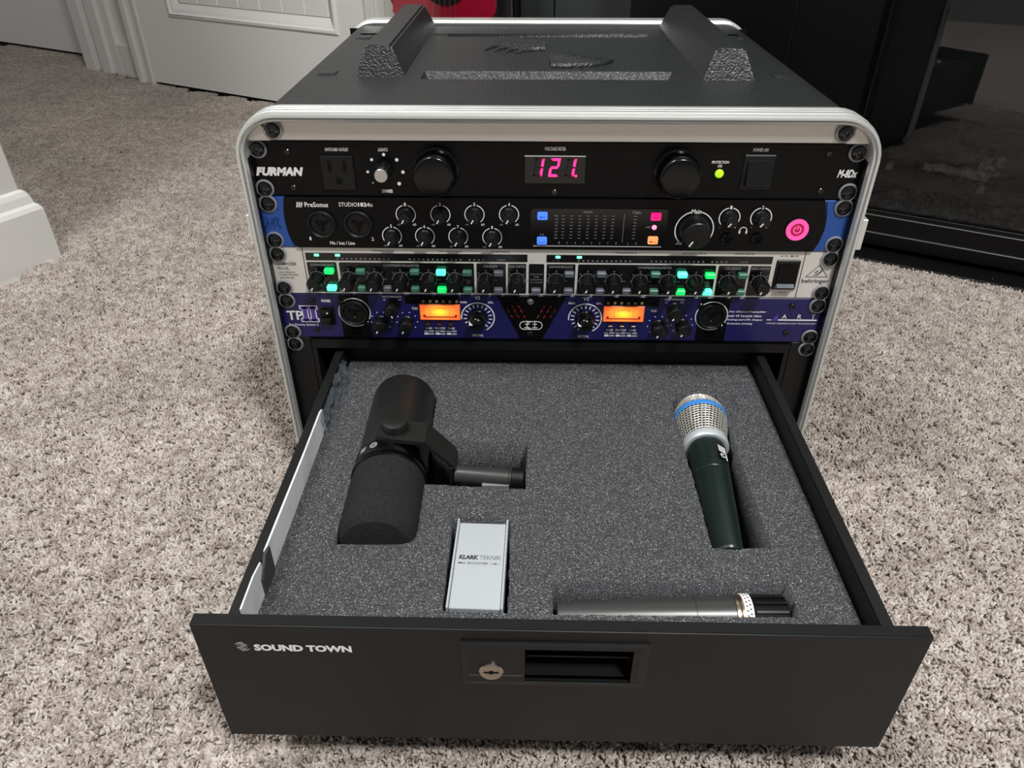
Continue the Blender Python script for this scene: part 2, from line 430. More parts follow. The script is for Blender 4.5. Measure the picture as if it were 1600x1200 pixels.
# carpet pile: countless yarn tufts, scattered over the floor that shows
def carpet_pile():
    # one twisted tuft = a few short bent blades; instanced by geometry nodes
    def tuft(seed):
        r = random.Random(seed); b = MB()
        for k in range(3):
            a = r.uniform(0, 6.28); lean = r.uniform(2.4, 5.0); h = r.uniform(5.6, 7.6); wd = r.uniform(1.2, 1.7)
            d = Vector((math.cos(a), math.sin(a), 0)); o = Vector((r.uniform(-1.6, 1.6), r.uniform(-1.6, 1.6), 0))
            q = [o, o + d * lean * .35 + Vector((0, 0, h * .55)), o + d * lean + Vector((0, 0, h))]
            b.tube(q, [wd * .8, wd * 1.15, wd * .55], 4)
        me = bpy.data.meshes.new('tuft')
        for v in b.bm.verts: v.co /= 1000.0
        b.bm.to_mesh(me); b.bm.free(); me.materials.append(MATS['carpet_tuft']); me.shade_smooth(); return me
    col = bpy.data.collections.new('tuft_library')
    for i in range(5):
        o = bpy.data.objects.new('tuft', tuft(i)); col.objects.link(o)
    # area that shows at close range, in world metres (the case and the baseboard stay clear)
    bm = bmesh.new()
    def P(x, y): return bm.verts.new((x, y, 0.0))
    cells = []
    st = .05
    for i in range(-50, 22):
        for j in range(-11, 46):
            x, y = i * st, j * st
            uv = ROOM.inverted() @ Vector((x + st / 2, y + st / 2, 0))
            u, v_ = uv.x * 1000, uv.y * 1000
            if -.25 < x < .2 and -.02 < y < .42: continue
            if u < -925 and v_ < 105: continue
            if u < -2750 or v_ > 1185 or v_ < -900 or (v_ > 990 and u > -1990): continue
            if y > 45 * st or x + .9 * y < -1.5 and y < .3: continue
            if u > -240 and v_ > 742: continue
            if u > -960 and v_ > 935: continue
            # stay inside the wide view cone
            d = math.hypot(x + .02, y + .58)
            if y < -.5: continue
            cells.append((x, y))
    for x, y in cells:
        bm.faces.new([P(x, y), P(x + st, y), P(x + st, y + st), P(x, y + st)])
    bmesh.ops.remove_doubles(bm, verts=bm.verts[:], dist=1e-5)
    me = bpy.data.meshes.new('carpet_pile'); bm.to_mesh(me); bm.free(); me.materials.append(MATS['carpet'])
    o = bpy.data.objects.new('carpet_pile', me); C.objects.link(o); o.location = (0, 0, .0034)
    tag(o, 'beige grey twisted carpet pile covering the floor around the rack case', 'carpet', None, 'stuff')
    ng = bpy.data.node_groups.new('pile', 'GeometryNodeTree')
    ng.interface.new_socket('Geometry', in_out='INPUT', socket_type='NodeSocketGeometry')
    ng.interface.new_socket('Geometry', in_out='OUTPUT', socket_type='NodeSocketGeometry')
    N = ng.nodes; L = ng.links
    gi = N.new('NodeGroupInput'); go = N.new('NodeGroupOutput')
    ds = N.new('GeometryNodeDistributePointsOnFaces'); ds.distribute_method = 'RANDOM'
    ds.inputs['Density'].default_value = 92000; ds.inputs['Seed'].default_value = 3
    ci = N.new('GeometryNodeCollectionInfo'); ci.inputs['Collection'].default_value = col
    ci.inputs['Separate Children'].default_value = True; ci.inputs['Reset Children'].default_value = True
    io = N.new('GeometryNodeInstanceOnPoints'); io.inputs['Pick Instance'].default_value = True
    rv = N.new('FunctionNodeRandomValue'); rv.data_type = 'FLOAT_VECTOR'
    rv.inputs[0].default_value = (-.25, -.25, 0); rv.inputs[1].default_value = (.25, .25, 6.283)
    rs = N.new('FunctionNodeRandomValue'); rs.data_type = 'FLOAT'; rs.inputs[2].default_value = .7; rs.inputs[3].default_value = 1.08
    ri = N.new('FunctionNodeRandomValue'); ri.data_type = 'INT'; ri.inputs[4].default_value = 0; ri.inputs[5].default_value = 4
    e2r = N.new('FunctionNodeEulerToRotation')
    jn = N.new('GeometryNodeJoinGeometry')
    L.new(gi.outputs[0], ds.inputs['Mesh']); L.new(ds.outputs['Points'], io.inputs['Points'])
    L.new(ci.outputs[0], io.inputs['Instance']); L.new(rv.outputs[0], e2r.inputs[0]); L.new(e2r.outputs[0], io.inputs['Rotation'])
    L.new(rs.outputs[1], io.inputs['Scale']); L.new(ri.outputs[2], io.inputs['Instance Index'])
    L.new(io.outputs[0], jn.inputs[0]); L.new(gi.outputs[0], jn.inputs[0]); L.new(jn.outputs[0], go.inputs[0])
    md = o.modifiers.new('pile', 'NODES'); md.node_group = ng
carpet_pile()

# ================================================================== FIREPLACE CONSOLE
def fireplace():
    t = empty('electric_fireplace', tuple(RW(300, 860, FLOOR)), 'black electric fireplace cabinet with glass front, logs inside, right of the rack case', 'fireplace')
    t.rotation_euler = (0, 0, 0)
    def bd(b, n, m, par=t, **k): return b.build(n, m, par, world=ROOM, **k)
    u0, u1, vf, vb = -229, 1050, 748, 972
    gu0, gu1, gz0, gz1 = 158, 960, -97, 420
    b = MB(); b.box(u0, gu0, vf, vb, FLOOR + 20, 700, 2); bd(b, 'side_panel', 'fireplace_black')
    b = MB(); b.box(gu1, u1, vf, vb, FLOOR + 20, 700, 2); bd(b, 'side_panel', 'fireplace_black')
    b = MB(); b.box(gu0, gu1, vf, vb, gz1, 700, 2); bd(b, 'top_panel', 'fireplace_black')
    b = MB(); b.box(u0 - 12, u1 + 12, vf - 15, vb, 700, 728, 2); bd(b, 'mantel_top', 'fireplace_black')
    # base: stepped rails with two thin bright edges
    b = MB(); b.box(gu0, gu1, vf + 4, vb, -104, gz0, .8); b.box(gu0, gu1, vf, vb, -131, -104.5, .8); bd(b, 'lower_rail', 'fireplace_black')
    b = MB(); b.box(gu0, gu1, vf - 4, vb, FLOOR + 20, -131.5, 1); bd(b, 'base_panel', 'fireplace_black')
    b = MB(); b.box(u0, u1, vf - .6, vf + 6, -104.6, -103.9, .2); bd(b, 'bright_trim', 'trim_bright')
    b = MB(); b.box(u0, u1, vf - 4.6, vf + 4, -131.6, -130.9, .2); bd(b, 'bright_trim', 'trim_bright')
    b = MB(); b.box(u0 + 20, u1 - 20, vf + 30, vb - 10, FLOOR, FLOOR + 21); bd(b, 'plinth', 'black_deep')
    b = MB(); b.box(u0 + 10, u1 - 10, 702, vf + 30, FLOOR, -160, 3); bd(b, 'dark_base', 'black_deep')  # black box along the floor before the cabinet front
    b = MB(); b.box(30, 33, vf - 1.5, vf + 2, FLOOR + 20, 700); bd(b, 'seam', 'black_deep')
    b = MB(); b.box(gu0 - 7, gu0 + 3, vf - 3, vf + 6, gz0, gz1, 1); bd(b, 'glass_frame', 'black_gloss')
    b = MB(); b.box(gu0, gu1, vf + 8, vf + 12, gz0, gz1); bd(b, 'glass_pane', 'fire_glass', smooth=False)
    # firebox
    b = MB()
    b.box(gu0 - 20, gu1 + 20, vb - 30, vb - 20, gz0, gz1); b.box(gu0 - 20, gu0, vf + 14, vb - 20, gz0, gz1); b.box(gu1, gu1 + 20, vf + 14, vb - 20, gz0, gz1)
    bd(b, 'firebox_wall', 'firebox', smooth=False)
    # ember bed: crumpled surface
    b = MB(); n, mm = 90, 18; r = random.Random(5); hh = {}
    for i in range(n + 1):
        for j in range(mm + 1):
            u = gu0 + 2 + (gu1 - gu0 - 4) * i / n; v = vf + 16 + 150 * j / mm
            z = gz0 + 4 + 15 * (j / mm) ** .6 + r.uniform(-5, 6)
            if j == 0: z = gz0 + r.uniform(0, 3)
            hh[i, j] = b.bm.verts.new((u, v, z))
    for i in range(n):
        for j in range(mm): b.bm.faces.new((hh[i, j], hh[i + 1, j], hh[i + 1, j + 1], hh[i, j + 1]))
    bd(b, 'ember_bed', 'ember', sharp=180)
    def log(p, q, r0, r1, m='log_bark', seed=1):
        rr = random.Random(seed); b = MB(); pts = []; rad = []
        p, q = Vector(p), Vector(q)
        for i in range(9):
            s_ = i / 8; pts.append(p.lerp(q, s_) + Vector((0, rr.uniform(-2, 2), rr.uniform(-2, 2)))); rad.append((r0 + (r1 - r0) * s_) * rr.uniform(.9, 1.08))
        b.tube(pts, rad, 12); bd(b, 'log', m, sharp=50)
    log((190, 805, -58), (470, 800, -62), 13, 13, seed=1)
    log((205, 835, -32), (372, 850, -22), 13, 19, seed=2)
    log((330, 840, -22), (560, 835, -12), 18, 22, seed=3)
    log((262, 812, -34), (352, 824, -42), 6, 10, 'log_ash', seed=4)
    log((480, 805, -55), (760, 830, -40), 17, 20, seed=5)
    log((560, 850, -10), (820, 860, -25), 20, 22, seed=6)
    b = MB(); r = random.Random(3)
    for k in range(26): b.at(352 + r.uniform(-13, 13), 818 + r.uniform(-6, 6), -24 + r.uniform(-11, 11), [(0.2, -5), (4.4, -3), (5.6, 0), (4.4, 3), (.2, 5)], 7, cap0=False, cap1=False)
    bd(b, 'ash_lump', 'log_ash', sharp=60)
    for u, z in ((214, -36), (347, -52), (600, -50)):
        b = MB(); b.box(u - 5, u + 5, 786, 796, z - 6, z + 6, 1); b.box(u - 3, u + 3, 796, 812, z - 3, z + 3, .5); bd(b, 'grate_stud', 'log_ash')
fireplace()

# dark cabinet against the back wall, between the guitar and the fireplace
def cabinet():
    t = empty('storage_cabinet', tuple(RW(-430, 930, FLOOR)), 'dark grey two-door cabinet against the back wall, left of the fireplace', 'cabinet')
    def bd(b, n, m, **k): return b.build(n, m, t, world=ROOM, **k)
    b = MB(); b.box(-590, -255, 895, 978, FLOOR, 760, 2); bd(b, 'body', 'cabinet_grey')
    for a, c in ((-586, -433), (-430, -258)):
        b = MB(); b.box(a, c, 880, 894, FLOOR + 30, 750, 2); dd = bd(b, 'cabinet_door', 'cabinet_grey')
        b = MB(); b.box((c - 20) if a < -500 else a + 10, (c - 10) if a < -500 else a + 20, 866, 880, 300, 420, 2); b.build('handle', 'black_metal', dd, world=ROOM)
cabinet()

# red guitar standing between the door and the cabinet
def guitar():
    t = empty('guitar', (-178, 915, FLOOR), 'glossy red guitar standing behind the rack case, beside the white door', 'guitar')
    cx, y = -176, 900
    def half(z):                      # half width of the body outline above the floor (mm)
        pts = ((0, 20), (12, 70), (40, 105), (90, 122), (150, 116), (210, 95), (270, 83), (307, 89), (333, 97), (385, 112), (425, 106), (450, 78), (462, 40), (466, 10))
        for (a, p), (c, q) in zip(pts, pts[1:]):
            if a <= z <= c:
                s_ = (z - a) / (c - a); s_ = s_ * s_ * (3 - 2 * s_); return p + (q - p) * s_
        return 10
    zs = [466 * i / 60 for i in range(61)]
    out = [(cx + half(z), FLOOR + 4 + z) for z in zs] + [(cx - half(z), FLOOR + 4 + z) for z in reversed(zs)]
    b = MB(); b.prism(out, y, y + 45)
    bmesh.ops.bevel(b.bm, geom=[e for e in b.bm.edges if abs(e.verts[0].co.y - e.verts[1].co.y) < .1], offset=4, segments=2, affect='EDGES')
    b.build('body', 'guitar_red', t, sharp=40)
    b = MB(); b.at(cx + 4, y, FLOOR + 366, [(43, 0), (43, 1.2)], 40); b.build('sound_hole', 'guitar_dark', t)
    b = MB(); b.prism([(cx - 20, FLOOR + 395), (cx + 20, FLOOR + 395), (cx + 17, FLOOR + 830), (cx - 17, FLOOR + 830)], y - 14, y + 6); b.build('neck', 'wood_neck', t)
    b = MB(); b.prism([(cx - 19, FLOOR + 830), (cx + 19, FLOOR + 830), (cx + 30, FLOOR + 960), (cx - 30, FLOOR + 960)], y - 10, y + 6); b.build('headstock', 'guitar_dark', t)
    b = MB(); b.box(cx - 52, cx + 52, y - 8, y, FLOOR + 150, FLOOR + 175, 3); b.build('bridge', 'guitar_dark', t)
    for k in range(6):
        o = (k - 2.5)
        b = MB(); b.tube([(cx + o * 9.6 - 6, y - 9, FLOOR + 165), (cx + o * 9.0, y - 15.5, FLOOR + 400), (cx + o * 6, y - 17, FLOOR + 835)], .7, 5); b.build('string', 'string_steel', t)
guitar()
# small floor stand holding the guitar on its right side
def stand():
    t = empty('guitar_stand', (-60, 930, FLOOR), 'black floor stand at the right side of the red guitar', 'stand')
    b = MB(); b.tube([(-40, 905, FLOOR + 3), (-44, 925, FLOOR + 200), (-52, 940, FLOOR + 620)], 9, 10); b.build('upright', 'guitar_dark', t)
    for x in (-90, 25):
        b = MB(); b.tube([(-42, 925, FLOOR + 130), (x, 985 if x < 0 else 890, FLOOR + 8)], 7, 8); b.build('leg', 'guitar_dark', t)
stand()

# ================================================================== RACK CASE
def rack_case():
    t = empty('rack_case', (0, 200, FLOOR), 'black textured plastic rack case with aluminium edge frames, standing on the carpet', 'equipment case')
    xo, zt, zb, rc, yb = 243, 198, -160, 30, 402
    # --- shell: rounded sides and bottom, top panel built with sunken channels
    b = MB()
    prof = []
    for i in range(9): a = R(90 + 90 * i / 8); prof.append((-xo + rc + rc * math.cos(a), zt - rc + rc * math.sin(a)))
    for i in range(9): a = R(180 + 90 * i / 8); prof.append((-xo + rc + rc * math.cos(a), zb + rc + rc * math.sin(a)))
    for i in range(9): a = R(270 + 90 * i / 8); prof.append((xo - rc + rc * math.cos(a), zb + rc + rc * math.sin(a)))
    for i in range(9): a = R(0 + 90 * i / 8); prof.append((xo - rc + rc * math.cos(a), zt - rc + rc * math.sin(a)))
    A = [b.bm.verts.new((x, 4, z)) for x, z in prof]; B = [b.bm.verts.new((x, yb, z)) for x, z in prof]
    for i in range(len(prof) - 1): b._f((A[i], A[i + 1], B[i + 1], B[i]))
    xt = xo - rc
    def strip(y0, y1, g=None):
        if g is None: b.quad((-xt, y0, zt), (xt, y0, zt), (xt, y1, zt), (-xt, y1, zt)); return
        x0, x1, dp, yf, ys = g          # channel: drop at yf, floor, back slope from ys up to y1
        b.quad((-xt, y0, zt), (x0, y0, zt), (x0, y1, zt), (-xt, y1, zt)); b.quad((x1, y0, zt), (xt, y0, zt), (xt, y1, zt), (x1, y1, zt))
        i0, i1 = x0 + 5, x1 - 5; z = zt - dp
        b.quad((x0, y0, zt), (x1, y0, zt), (i1, yf, z), (i0, yf, z)); b.quad((i0, yf, z), (i1, yf, z), (i1, ys, z), (i0, ys, z))
        b.quad((i0, ys, z), (i1, ys, z), (x1, y1, zt), (x0, y1, zt))
        b.quad((x0, y0, zt), (i0, yf, z), (i0, ys, z), (x0, y1, zt)); b.quad((x1, y0, zt), (x1, y1, zt), (i1, ys, z), (i1, yf, z))
    strip(4, 113); strip(113, 146, (-118, 110, 9, 116, 139)); strip(146, 318); strip(318, 338, (-113, 113, 9, 319, 333)); strip(338, yb)
    sh = b.build('shell', 'shell', t, sharp=28)
    # back closure and inside lining
    b = MB(); b.box(-238, 238, yb - 8, yb - 4, zb + 4, zt - 4); b.build('back_panel', 'black_deep', t, smooth=False)
    b = MB(); b.box(-236, 236, 8, 30, 184, 192); b.build('inner_lining', 'black_deep', t, smooth=False)
    # --- skid bars
    for s_, (xf0, xf1, xt0, xt1, yfb, yft) in ((1, (-177, -133, -169, -145, 122, 133)), (-1, (132, 178, 143, 168, 112, 124))):
        yB = 392; H = 24
        m = MB()
        p = [(xf0, yfb, zt - 1), (xf1, yfb, zt - 1), (xf1, yB, zt - 1), (xf0, yB, zt - 1), (xt0, yft, zt + H), (xt1, yft, zt + H), (xt1, yB - 8, zt + H), (xt0, yB - 8, zt + H)]
        vs = [m.bm.verts.new(q) for q in p]
        for q in ((0, 1, 5, 4), (1, 2, 6, 5), (2, 3, 7, 6), (3, 0, 4, 7), (4, 5, 6, 7), (3, 2, 1, 0)): m.bm.faces.new([vs[i] for i in q])
        bmesh.ops.bevel(m.bm, geom=[e for e in m.bm.edges if max(e.verts[0].co.z, e.verts[1].co.z) > zt], offset=2.0, segments=2, affect='EDGES')
        m.build('skid_bar', 'shell', t, sharp=28)
    # --- moulded pads near the rounded edges
    for x, y in ((-205, 135), (-205, 312), (205, 132), (205, 318)):
        m = MB(); m.box(x - 8, x + 8, y - 8, y + 8, zt - 10, zt + .9, .8, 2); m.build('moulded_pad', 'shell', t, sharp=28)
    # --- moulded wave emblem: two mirrored bundles of curved ribs
    for sgn in (1, -1):
        for k in range(4):
            p0, p1, p2 = Vector((-64 + 11 * k, 20 - 5 * k)), Vector((-58 + 11 * k, 56 - 10 * k)), Vector((-2, 56 - 10.5 * k))
            pts = []; rad = []
            for i in range(13):
                a = i / 12.0; q = p0 * (1 - a) ** 2 + p1 * 2 * a * (1 - a) + p2 * a * a
                pts.append((-3 + sgn * q.x, 220 + sgn * q.y, zt)); rad.append(1.2 + 4.0 * min(1, a * 2.2))
            m = MB(); m.tube(pts, rad, 8); m.build('emblem_rib', 'shell', t, sharp=60)
    # --- aluminium frames (rounded rectangle profile swept round the opening)
    def frame(name, y_sections, par, xh, z0, z1, rr, m='aluminium'):
        """y_sections: closed list of (offset outwards, y) around the profile"""
        m_ = MB(); loops = []
        for off, y in y_sections:
            P = rrect(-xh - off, xh + off, z0 - off, z1 + off, rr + off, 8); loops.append([m_.bm.verts.new((x, y, z)) for x, z in P])
        k = len(loops)
        for a in range(k):
            A, B = loops[a], loops[(a + 1) % k]; n = len(A)
            for i in range(n): m_._f((A[i], A[(i + 1) % n], B[(i + 1) % n], B[i]))
        return m_.build(name, m, par, sharp=30)
    front = [(0, 0), (0, -12), (1.2, -14.5), (2.6, -15.3), (2.9, -12), (4.0, -12), (4.2, -15.9), (5.2, -15.9), (6.5, -15.2), (7.0, -13), (7.6, -10.6), (6.9, -9.8), (7.8, -8.8), (8.0, -4.6), (7.2, -3.9), (8.0, -3.1), (8.0, 1.2), (7.2, 1.9), (8, 2.7), (8.0, 8), (5, 9), (5, 3)]
    frame('front_frame', front, t, 239.5, -160, 194, 27)
    # dark channel between the frame and the rack rails
    for a, c in ((-239.7, -239.0), (239.0, 239.7)):
        m = MB(); m.box(a, c, -10.5, 8, -140, 166, 0); m.build('frame_channel', 'black_plastic', t, smooth=False)
    back = [(0, 398), (5, 396), (8, 398), (8, 418), (5, 421), (0, 421)]
    frame('back_frame', back, t, 236.5, -158, 195, 27)
    # --- top rail of the rack opening with its corner plates and screws
    m = MB(); m.box(-222, 222, -8, -4, 179.2, 194.5, .6); rail = m.build('top_rail', 'aluminium_rail', t)
    m = MB(); m.box(-222, 222, 1, 20, 177.9, 190); m.box(-236, 236, -3, 20, 177.9, 179.4); m.build('rail_gap', 'black_deep', t, smooth=False)
    for s_ in (-1, 1):
        m = MB()
        P = [(s_ * 236, 179.6), (s_ * 236, 184), (s_ * 230, 193), (s_ * 226.5, 193.5), (s_ * 219, 183.5), (s_ * 219, 179.6)]
        if s_ > 0: P.reverse()
        m.prism(P[::-1], -9.6, -8); m.build('corner_plate', 'aluminium_rail', t)
    for x in (-216, 217): screw(t, x, 187.5, -8.2)
    # --- rack rails behind the ears
    for s_ in (-1, 1):
        a, c = sorted((s_ * 215, s_ * 237)); m = MB(); m.box(a, c, 0.4, 3, -156, 178, .3); m.build('rack_rail', 'black_metal_dark', t)
    m = MB(); m.box(-236, 236, 0, 380, -157, -150); m.build('bottom_lining', 'black_deep', t, smooth=False)
    # --- lid catches on both sides of the front frame
    for s_ in (-1, 1):
        a, c = sorted((s_ * 246.5, s_ * (250.8 if s_ > 0 else 249.2))); m = MB(); m.box(a, c, -14, -4, 95, 121, .5); m.build('lid_catch', 'aluminium', t)
    for x in (-200, 200):
        for y in (50, 350): m = MB(); m.at(0, 0, 0, [(0.1, 0)], 3) if False else m.box(x - 15, x + 15, y - 15, y + 15, FLOOR, zb, 2); m.build('foot', 'black_plastic', t)

# rack screws: one mesh for every screw, its plastic cup washer a sub-part
SCREW = {}
def screw(parent, x, z, y):
    if not SCREW:
        m = MB(); m.lathe([(5.4, 0), (5.6, 1.2), (5.0, 2.8), (3.4, 3.7), (1.9, 4.0), (1.7, 2.4), (.3, 2.2)], None, 20); s_ = m.build('rack_screw', 'screw_black', parent, origin=(0, 0, 0))
        s_.location = V(x, y - .6, z) - world_loc(parent)
        q = MB(); q.lathe([(5.7, 0), (7.3, .1), (7.6, .8), (7.2, 1.7), (6.5, 2.1), (5.9, 1.7), (5.8, .6)], None, 24, cap0=False, cap1=False)
        wsh = q.build('cup_washer', 'washer', None, origin=(0, 0, 0)); wsh.location = (0, 0, 0); wsh.parent = s_
        SCREW['s'] = s_
        return s_
    return inst('rack_screw', SCREW['s'], parent, (x, y - .6, z), (0, rnd.uniform(0, 1.5), 0))
def ears(parent, z0, y=-3, only_top=False):
    for s_ in (-1, 1):
        screw(parent, s_ * 232.6, z0 + 38.1, y)
        if not only_top: screw(parent, s_ * 232.6, z0 + 6.35, y)
def small_screw(parent, x, z, y, r=2.6):
    m = MB(); m.at(x, y, z, [(r, 0), (r, .9), (r * .75, 1.5), (r * .5, 1.5), (r * .42, .5), (.2, .5)], 14); return m.build('panel_screw', 'screw_black', parent)
rack_case()

YF = -3.0                                  # front face of the unit panels
def unit(name, z0, label, cat='rack unit'):
    return empty(name, (0, 0, z0), label, cat)
def chassis(t, z0, depth=230):
    m = MB(); m.box(-214, 214, .5, depth, z0 + 2, z0 + 42.4, .5); m.build('chassis', 'black_metal_dark', t)
KN = {}
def knob(parent, kind, x, z, y, ang, prof, mk, body='knob_black', n=24, flutes=0, ptr='white_print'):
    """round knob with its axis out of the panel; the pointer (sub-part) points up at ang = 0, turned clockwise by ang degrees"""
    if kind not in KN:
        m = MB(); m.lathe(prof, None, n)
        if flutes:
            for k in range(flutes):
                a = 2 * math.pi * k / flutes; rr = prof[0][0]
                m.box(-.45, .45, -prof[-1][1] + .8, -1, rr - .5, rr + .25, 0, 1, Matrix.Rotation(a, 4, 'Y'))
        o = m.build('knob', body, parent, origin=(0, 0, 0))
        p = MB()
        for q in mk: p.box(*q)
        po = p.build('pointer', ptr, None, origin=(0, 0, 0)); po.location = (0, 0, 0); po.parent = o
        o.location = V(x, y, z) - world_loc(parent); o.rotation_euler = (0, R(ang), 0); KN[kind] = o; return o
    return inst('knob', KN[kind], parent, (x, y, z), (0, R(ang), 0))

# ------------------------------------------------------------------ unit 1: power conditioner
def power_conditioner():
    z0 = 133.35
    t = unit('power_conditioner', z0, 'black power conditioner with red voltage display reading 121, topmost unit in the rack')
    m = MB(); m.box(-241.3, 241.3, YF, 0, z0 + .3, z0 + 44.2, .4); m.build('front_panel', 'black_panel', t)
    chassis(t, z0); ears(t, z0)
    m = MB(); m.text('FURMAN', -238, -199.5, 149.6, 156.8, YF, shear=.28, bold=.06); m.build('lettering', 'white_print', t, smooth=False)
    m = MB(); m.text('M-8Dx', 221.5, 237, 151.2, 157.8, YF, shear=.22, bold=.028)
    m.text('SWITCHED OUTLET', -180, -161.5, 169.7, 172.3, YF, bold=.02, shear=.1); m.text('LIGHTS', -138.3, -130.8, 169.8, 172.5, YF, bold=.02, shear=.1)
    m.text('DIMMER', -138.5, -129.7, 136.4, 139.2, YF, bold=.02, shear=.1); m.text('VOLTAGE METER', -8.4, 8, 171.2, 174, YF, bold=.02, shear=.1)
    m.text('PROTECTION', 122, 135.4, 161.8, 164, YF, bold=.015, shear=.1); m.text('OK', 127, 130.6, 158.8, 161, YF, bold=.015, shear=.1)
    m.text('POWER ON', 152.2, 164.2, 171.3, 174, YF, bold=.02, shear=.2)
    m.build('small_lettering', 'white_print', t, smooth=False)
    m = MB()
    for a, r in ((180, 1.1), (135, 1.2), (90, 1.3), (45, 1.4), (0, 1.4), (-43, 1.5), (-140, .7)):
        m.at(-134.3 + 14 * math.cos(R(a)), YF, 153.4 + 13.8 * math.sin(R(a)), [(r, 0), (r, .15)], 12)
    m.build('dimmer_dots', 'white_print', t)
    # outlet
    m = MB(); m.box(-185, -158.6, YF - 2.2, YF + 1, 138.6, 166.6, .8); o = m.build('power_outlet', 'black_plastic', t)
    m = MB(); m.box(-179, -176.3, YF - 2.5, YF - 2.1, 153.5, 162.5); m.box(-167, -164.3, YF - 2.5, YF - 2.1, 154.2, 162.5)
    m.at(-171.6, YF - 2.1, 146.5, [(2.9, 0), (2.9, .35)], 16); m.build('outlet_slots', 'black_deep', o, smooth=False)
    # dimmer knob with silver cap
    k = knob(t, 'dimmer', -134.6, 156.2, YF, 170, [(6.6, 0), (6.6, 8.5), (5.6, 12.5), (5.3, 13)], [(-.01, .01, -13.01, -13, 0, .01)])
    m = MB(); m.at(-134.6, YF - 13, 156.2, [(5.3, 0), (5.3, 4.8), (4.9, 5.3), (.1, 5.3)], 28); m.build('knob_cap', 'silver_knob', k)
    # pull-out light tubes
    for x in (-94.0, 96.0):
        m = MB(); m.at(x, YF, 155.0, [(18.5, 0), (18.5, 1.5), (16.9, 2.2), (16.8, 13.5), (16.5, 15.6), (15.8, 17.3), (14.6, 18.3), (13, 18.6), (.1, 18.6)], 56); m.build('light_tube', 'black_gloss', t)
    # display
    m = MB(); m.box(-24, 24, YF - 1.2, YF + 1, 145.2, 167.4, .3); d = m.build('voltage_display', 'display_glass', t)
    m = MB(); m.box(-24, 23.8, YF - 1.6, YF - .9, 166.9, 167.6); m.build('display_edge', 'aluminium', d)
    yd = YF - 1.3
    def seg(mb, cx, which, h=14.6, wd=7.6, th=1.9):
        zc = 158.2; sh = .14
        def bar(pts): mb.prism([(cx + x + (z) * sh, zc + z) for x, z in pts], yd, yd + .25)
        a = h / 2; w2 = wd / 2; k = th / 2
        if 'a' in which: bar([(-w2 + k, a - th), (w2 - k, a - th), (w2, a), (-w2, a)])
        if 'g' in which: bar([(-w2 + k, -k), (w2 - k, -k), (w2 - k, k), (-w2 + k, k)])
        if 'd' in which: bar([(-w2, -a), (w2, -a), (w2 - k, -a + th), (-w2 + k, -a + th)])
        if 'b' in which: bar([(w2 - th, .7), (w2, .7), (w2, a - .3), (w2 - th, a - .7)])
        if 'c' in which: bar([(w2 - th, -a + .7), (w2, -a + .3), (w2, -.7), (w2 - th, -.7)])
        if 'f' in which: bar([(-w2, .7), (-w2 + th, .7), (-w2 + th, a - .7), (-w2, a - .3)])
        if 'e' in which: bar([(-w2, -a + .3), (-w2 + th, -a + .7), (-w2 + th, -.7), (-w2, -.7)])
    m = MB(); seg(m, -13, 'bc'); seg(m, -.5, 'abged'); seg(m, 12.0, 'bc'); m.at(16.6, yd + .25, 151.6, [(1.1, 0), (1.1, .25)], 12)
    m.build('lit_digits', 'red_digit', d, smooth=False)
    m = MB(); seg(m, -13, 'adefg'); seg(m, -.5, 'fc'); seg(m, 12.0, 'adefg'); m.build('unlit_digits', 'digit_off', d, smooth=False)
    # protection lamp
    m = MB(); m.at(128.9, YF, 154.2, [(4.0, 0), (4.0, .8), (3.6, 1)], 20); l = m.build('lamp_bezel', 'black_plastic', t)
    m = MB(); m.at(128.9, YF - .9, 154.2, [(3.5, 0), (3.1, 1.4), (2, 2.3), (.2, 2.6)], 20); m.build('lamp', 'green_led', l)
    # rocker switch
    m = MB(); m.box(146.4, 171.2, YF - 1.4, YF + 1, 140.6, 169, .8); s_ = m.build('power_switch', 'black_plastic', t)
    m = MB(); vs = [m.bm.verts.new(q) for q in ((149.6, YF - 1, 145), (168, YF - 1, 145), (168, YF - 1, 165), (149.6, YF - 1, 165), (149.9, YF - 5.5, 145.5), (167.7, YF - 5.5, 145.5), (167.7, YF - 2.2, 164.6), (149.9, YF - 2.2, 164.6))]
    for q in ((4, 5, 6, 7), (0, 1, 5, 4), (1, 2, 6, 5), (2, 3, 7, 6), (3, 0, 4, 7)): m.bm.faces.new([vs[i] for i in q])
    m.build('rocker', 'black_metal', s_)
    for x, z in ((-210, 169), (-209.6, 140.2), (211, 170), (211, 140.4), (.2, 137.8)): small_screw(t, x, z, YF)
power_conditioner()

def combo_jack(t, x, z, y, r, ring=None):
    m = MB(); m.at(x, y, z, [(r, 0), (r, 2.2), (r - 1.2, 3), (r - 2.2, 2.2), (r - 2.6, .3), (.2, .3)], 32); j = m.build('combo_jack', 'black_plastic', t)
    m = MB(); m.arc(x, z, r * .45, r * .62, 0, 360, y - .9, y - .3, 28); m.box(x - 1.2, x + 1.2, y - 1, y - .3, z + r * .5, z + r * .78)
    m.build('socket_ring', 'knob_black', j)
    m = MB(); m.at(x, y - .3, z, [(r * .26, 0), (r * .26, .12)], 18)
    for a in (150, 30, -90): m.at(x + r * .42 * math.cos(R(a)), y - .3, z + r * .42 * math.sin(R(a)), [(r * .15, 0), (r * .15, .7)], 10)
    m.build('socket_holes', 'black_deep', j)
    return j

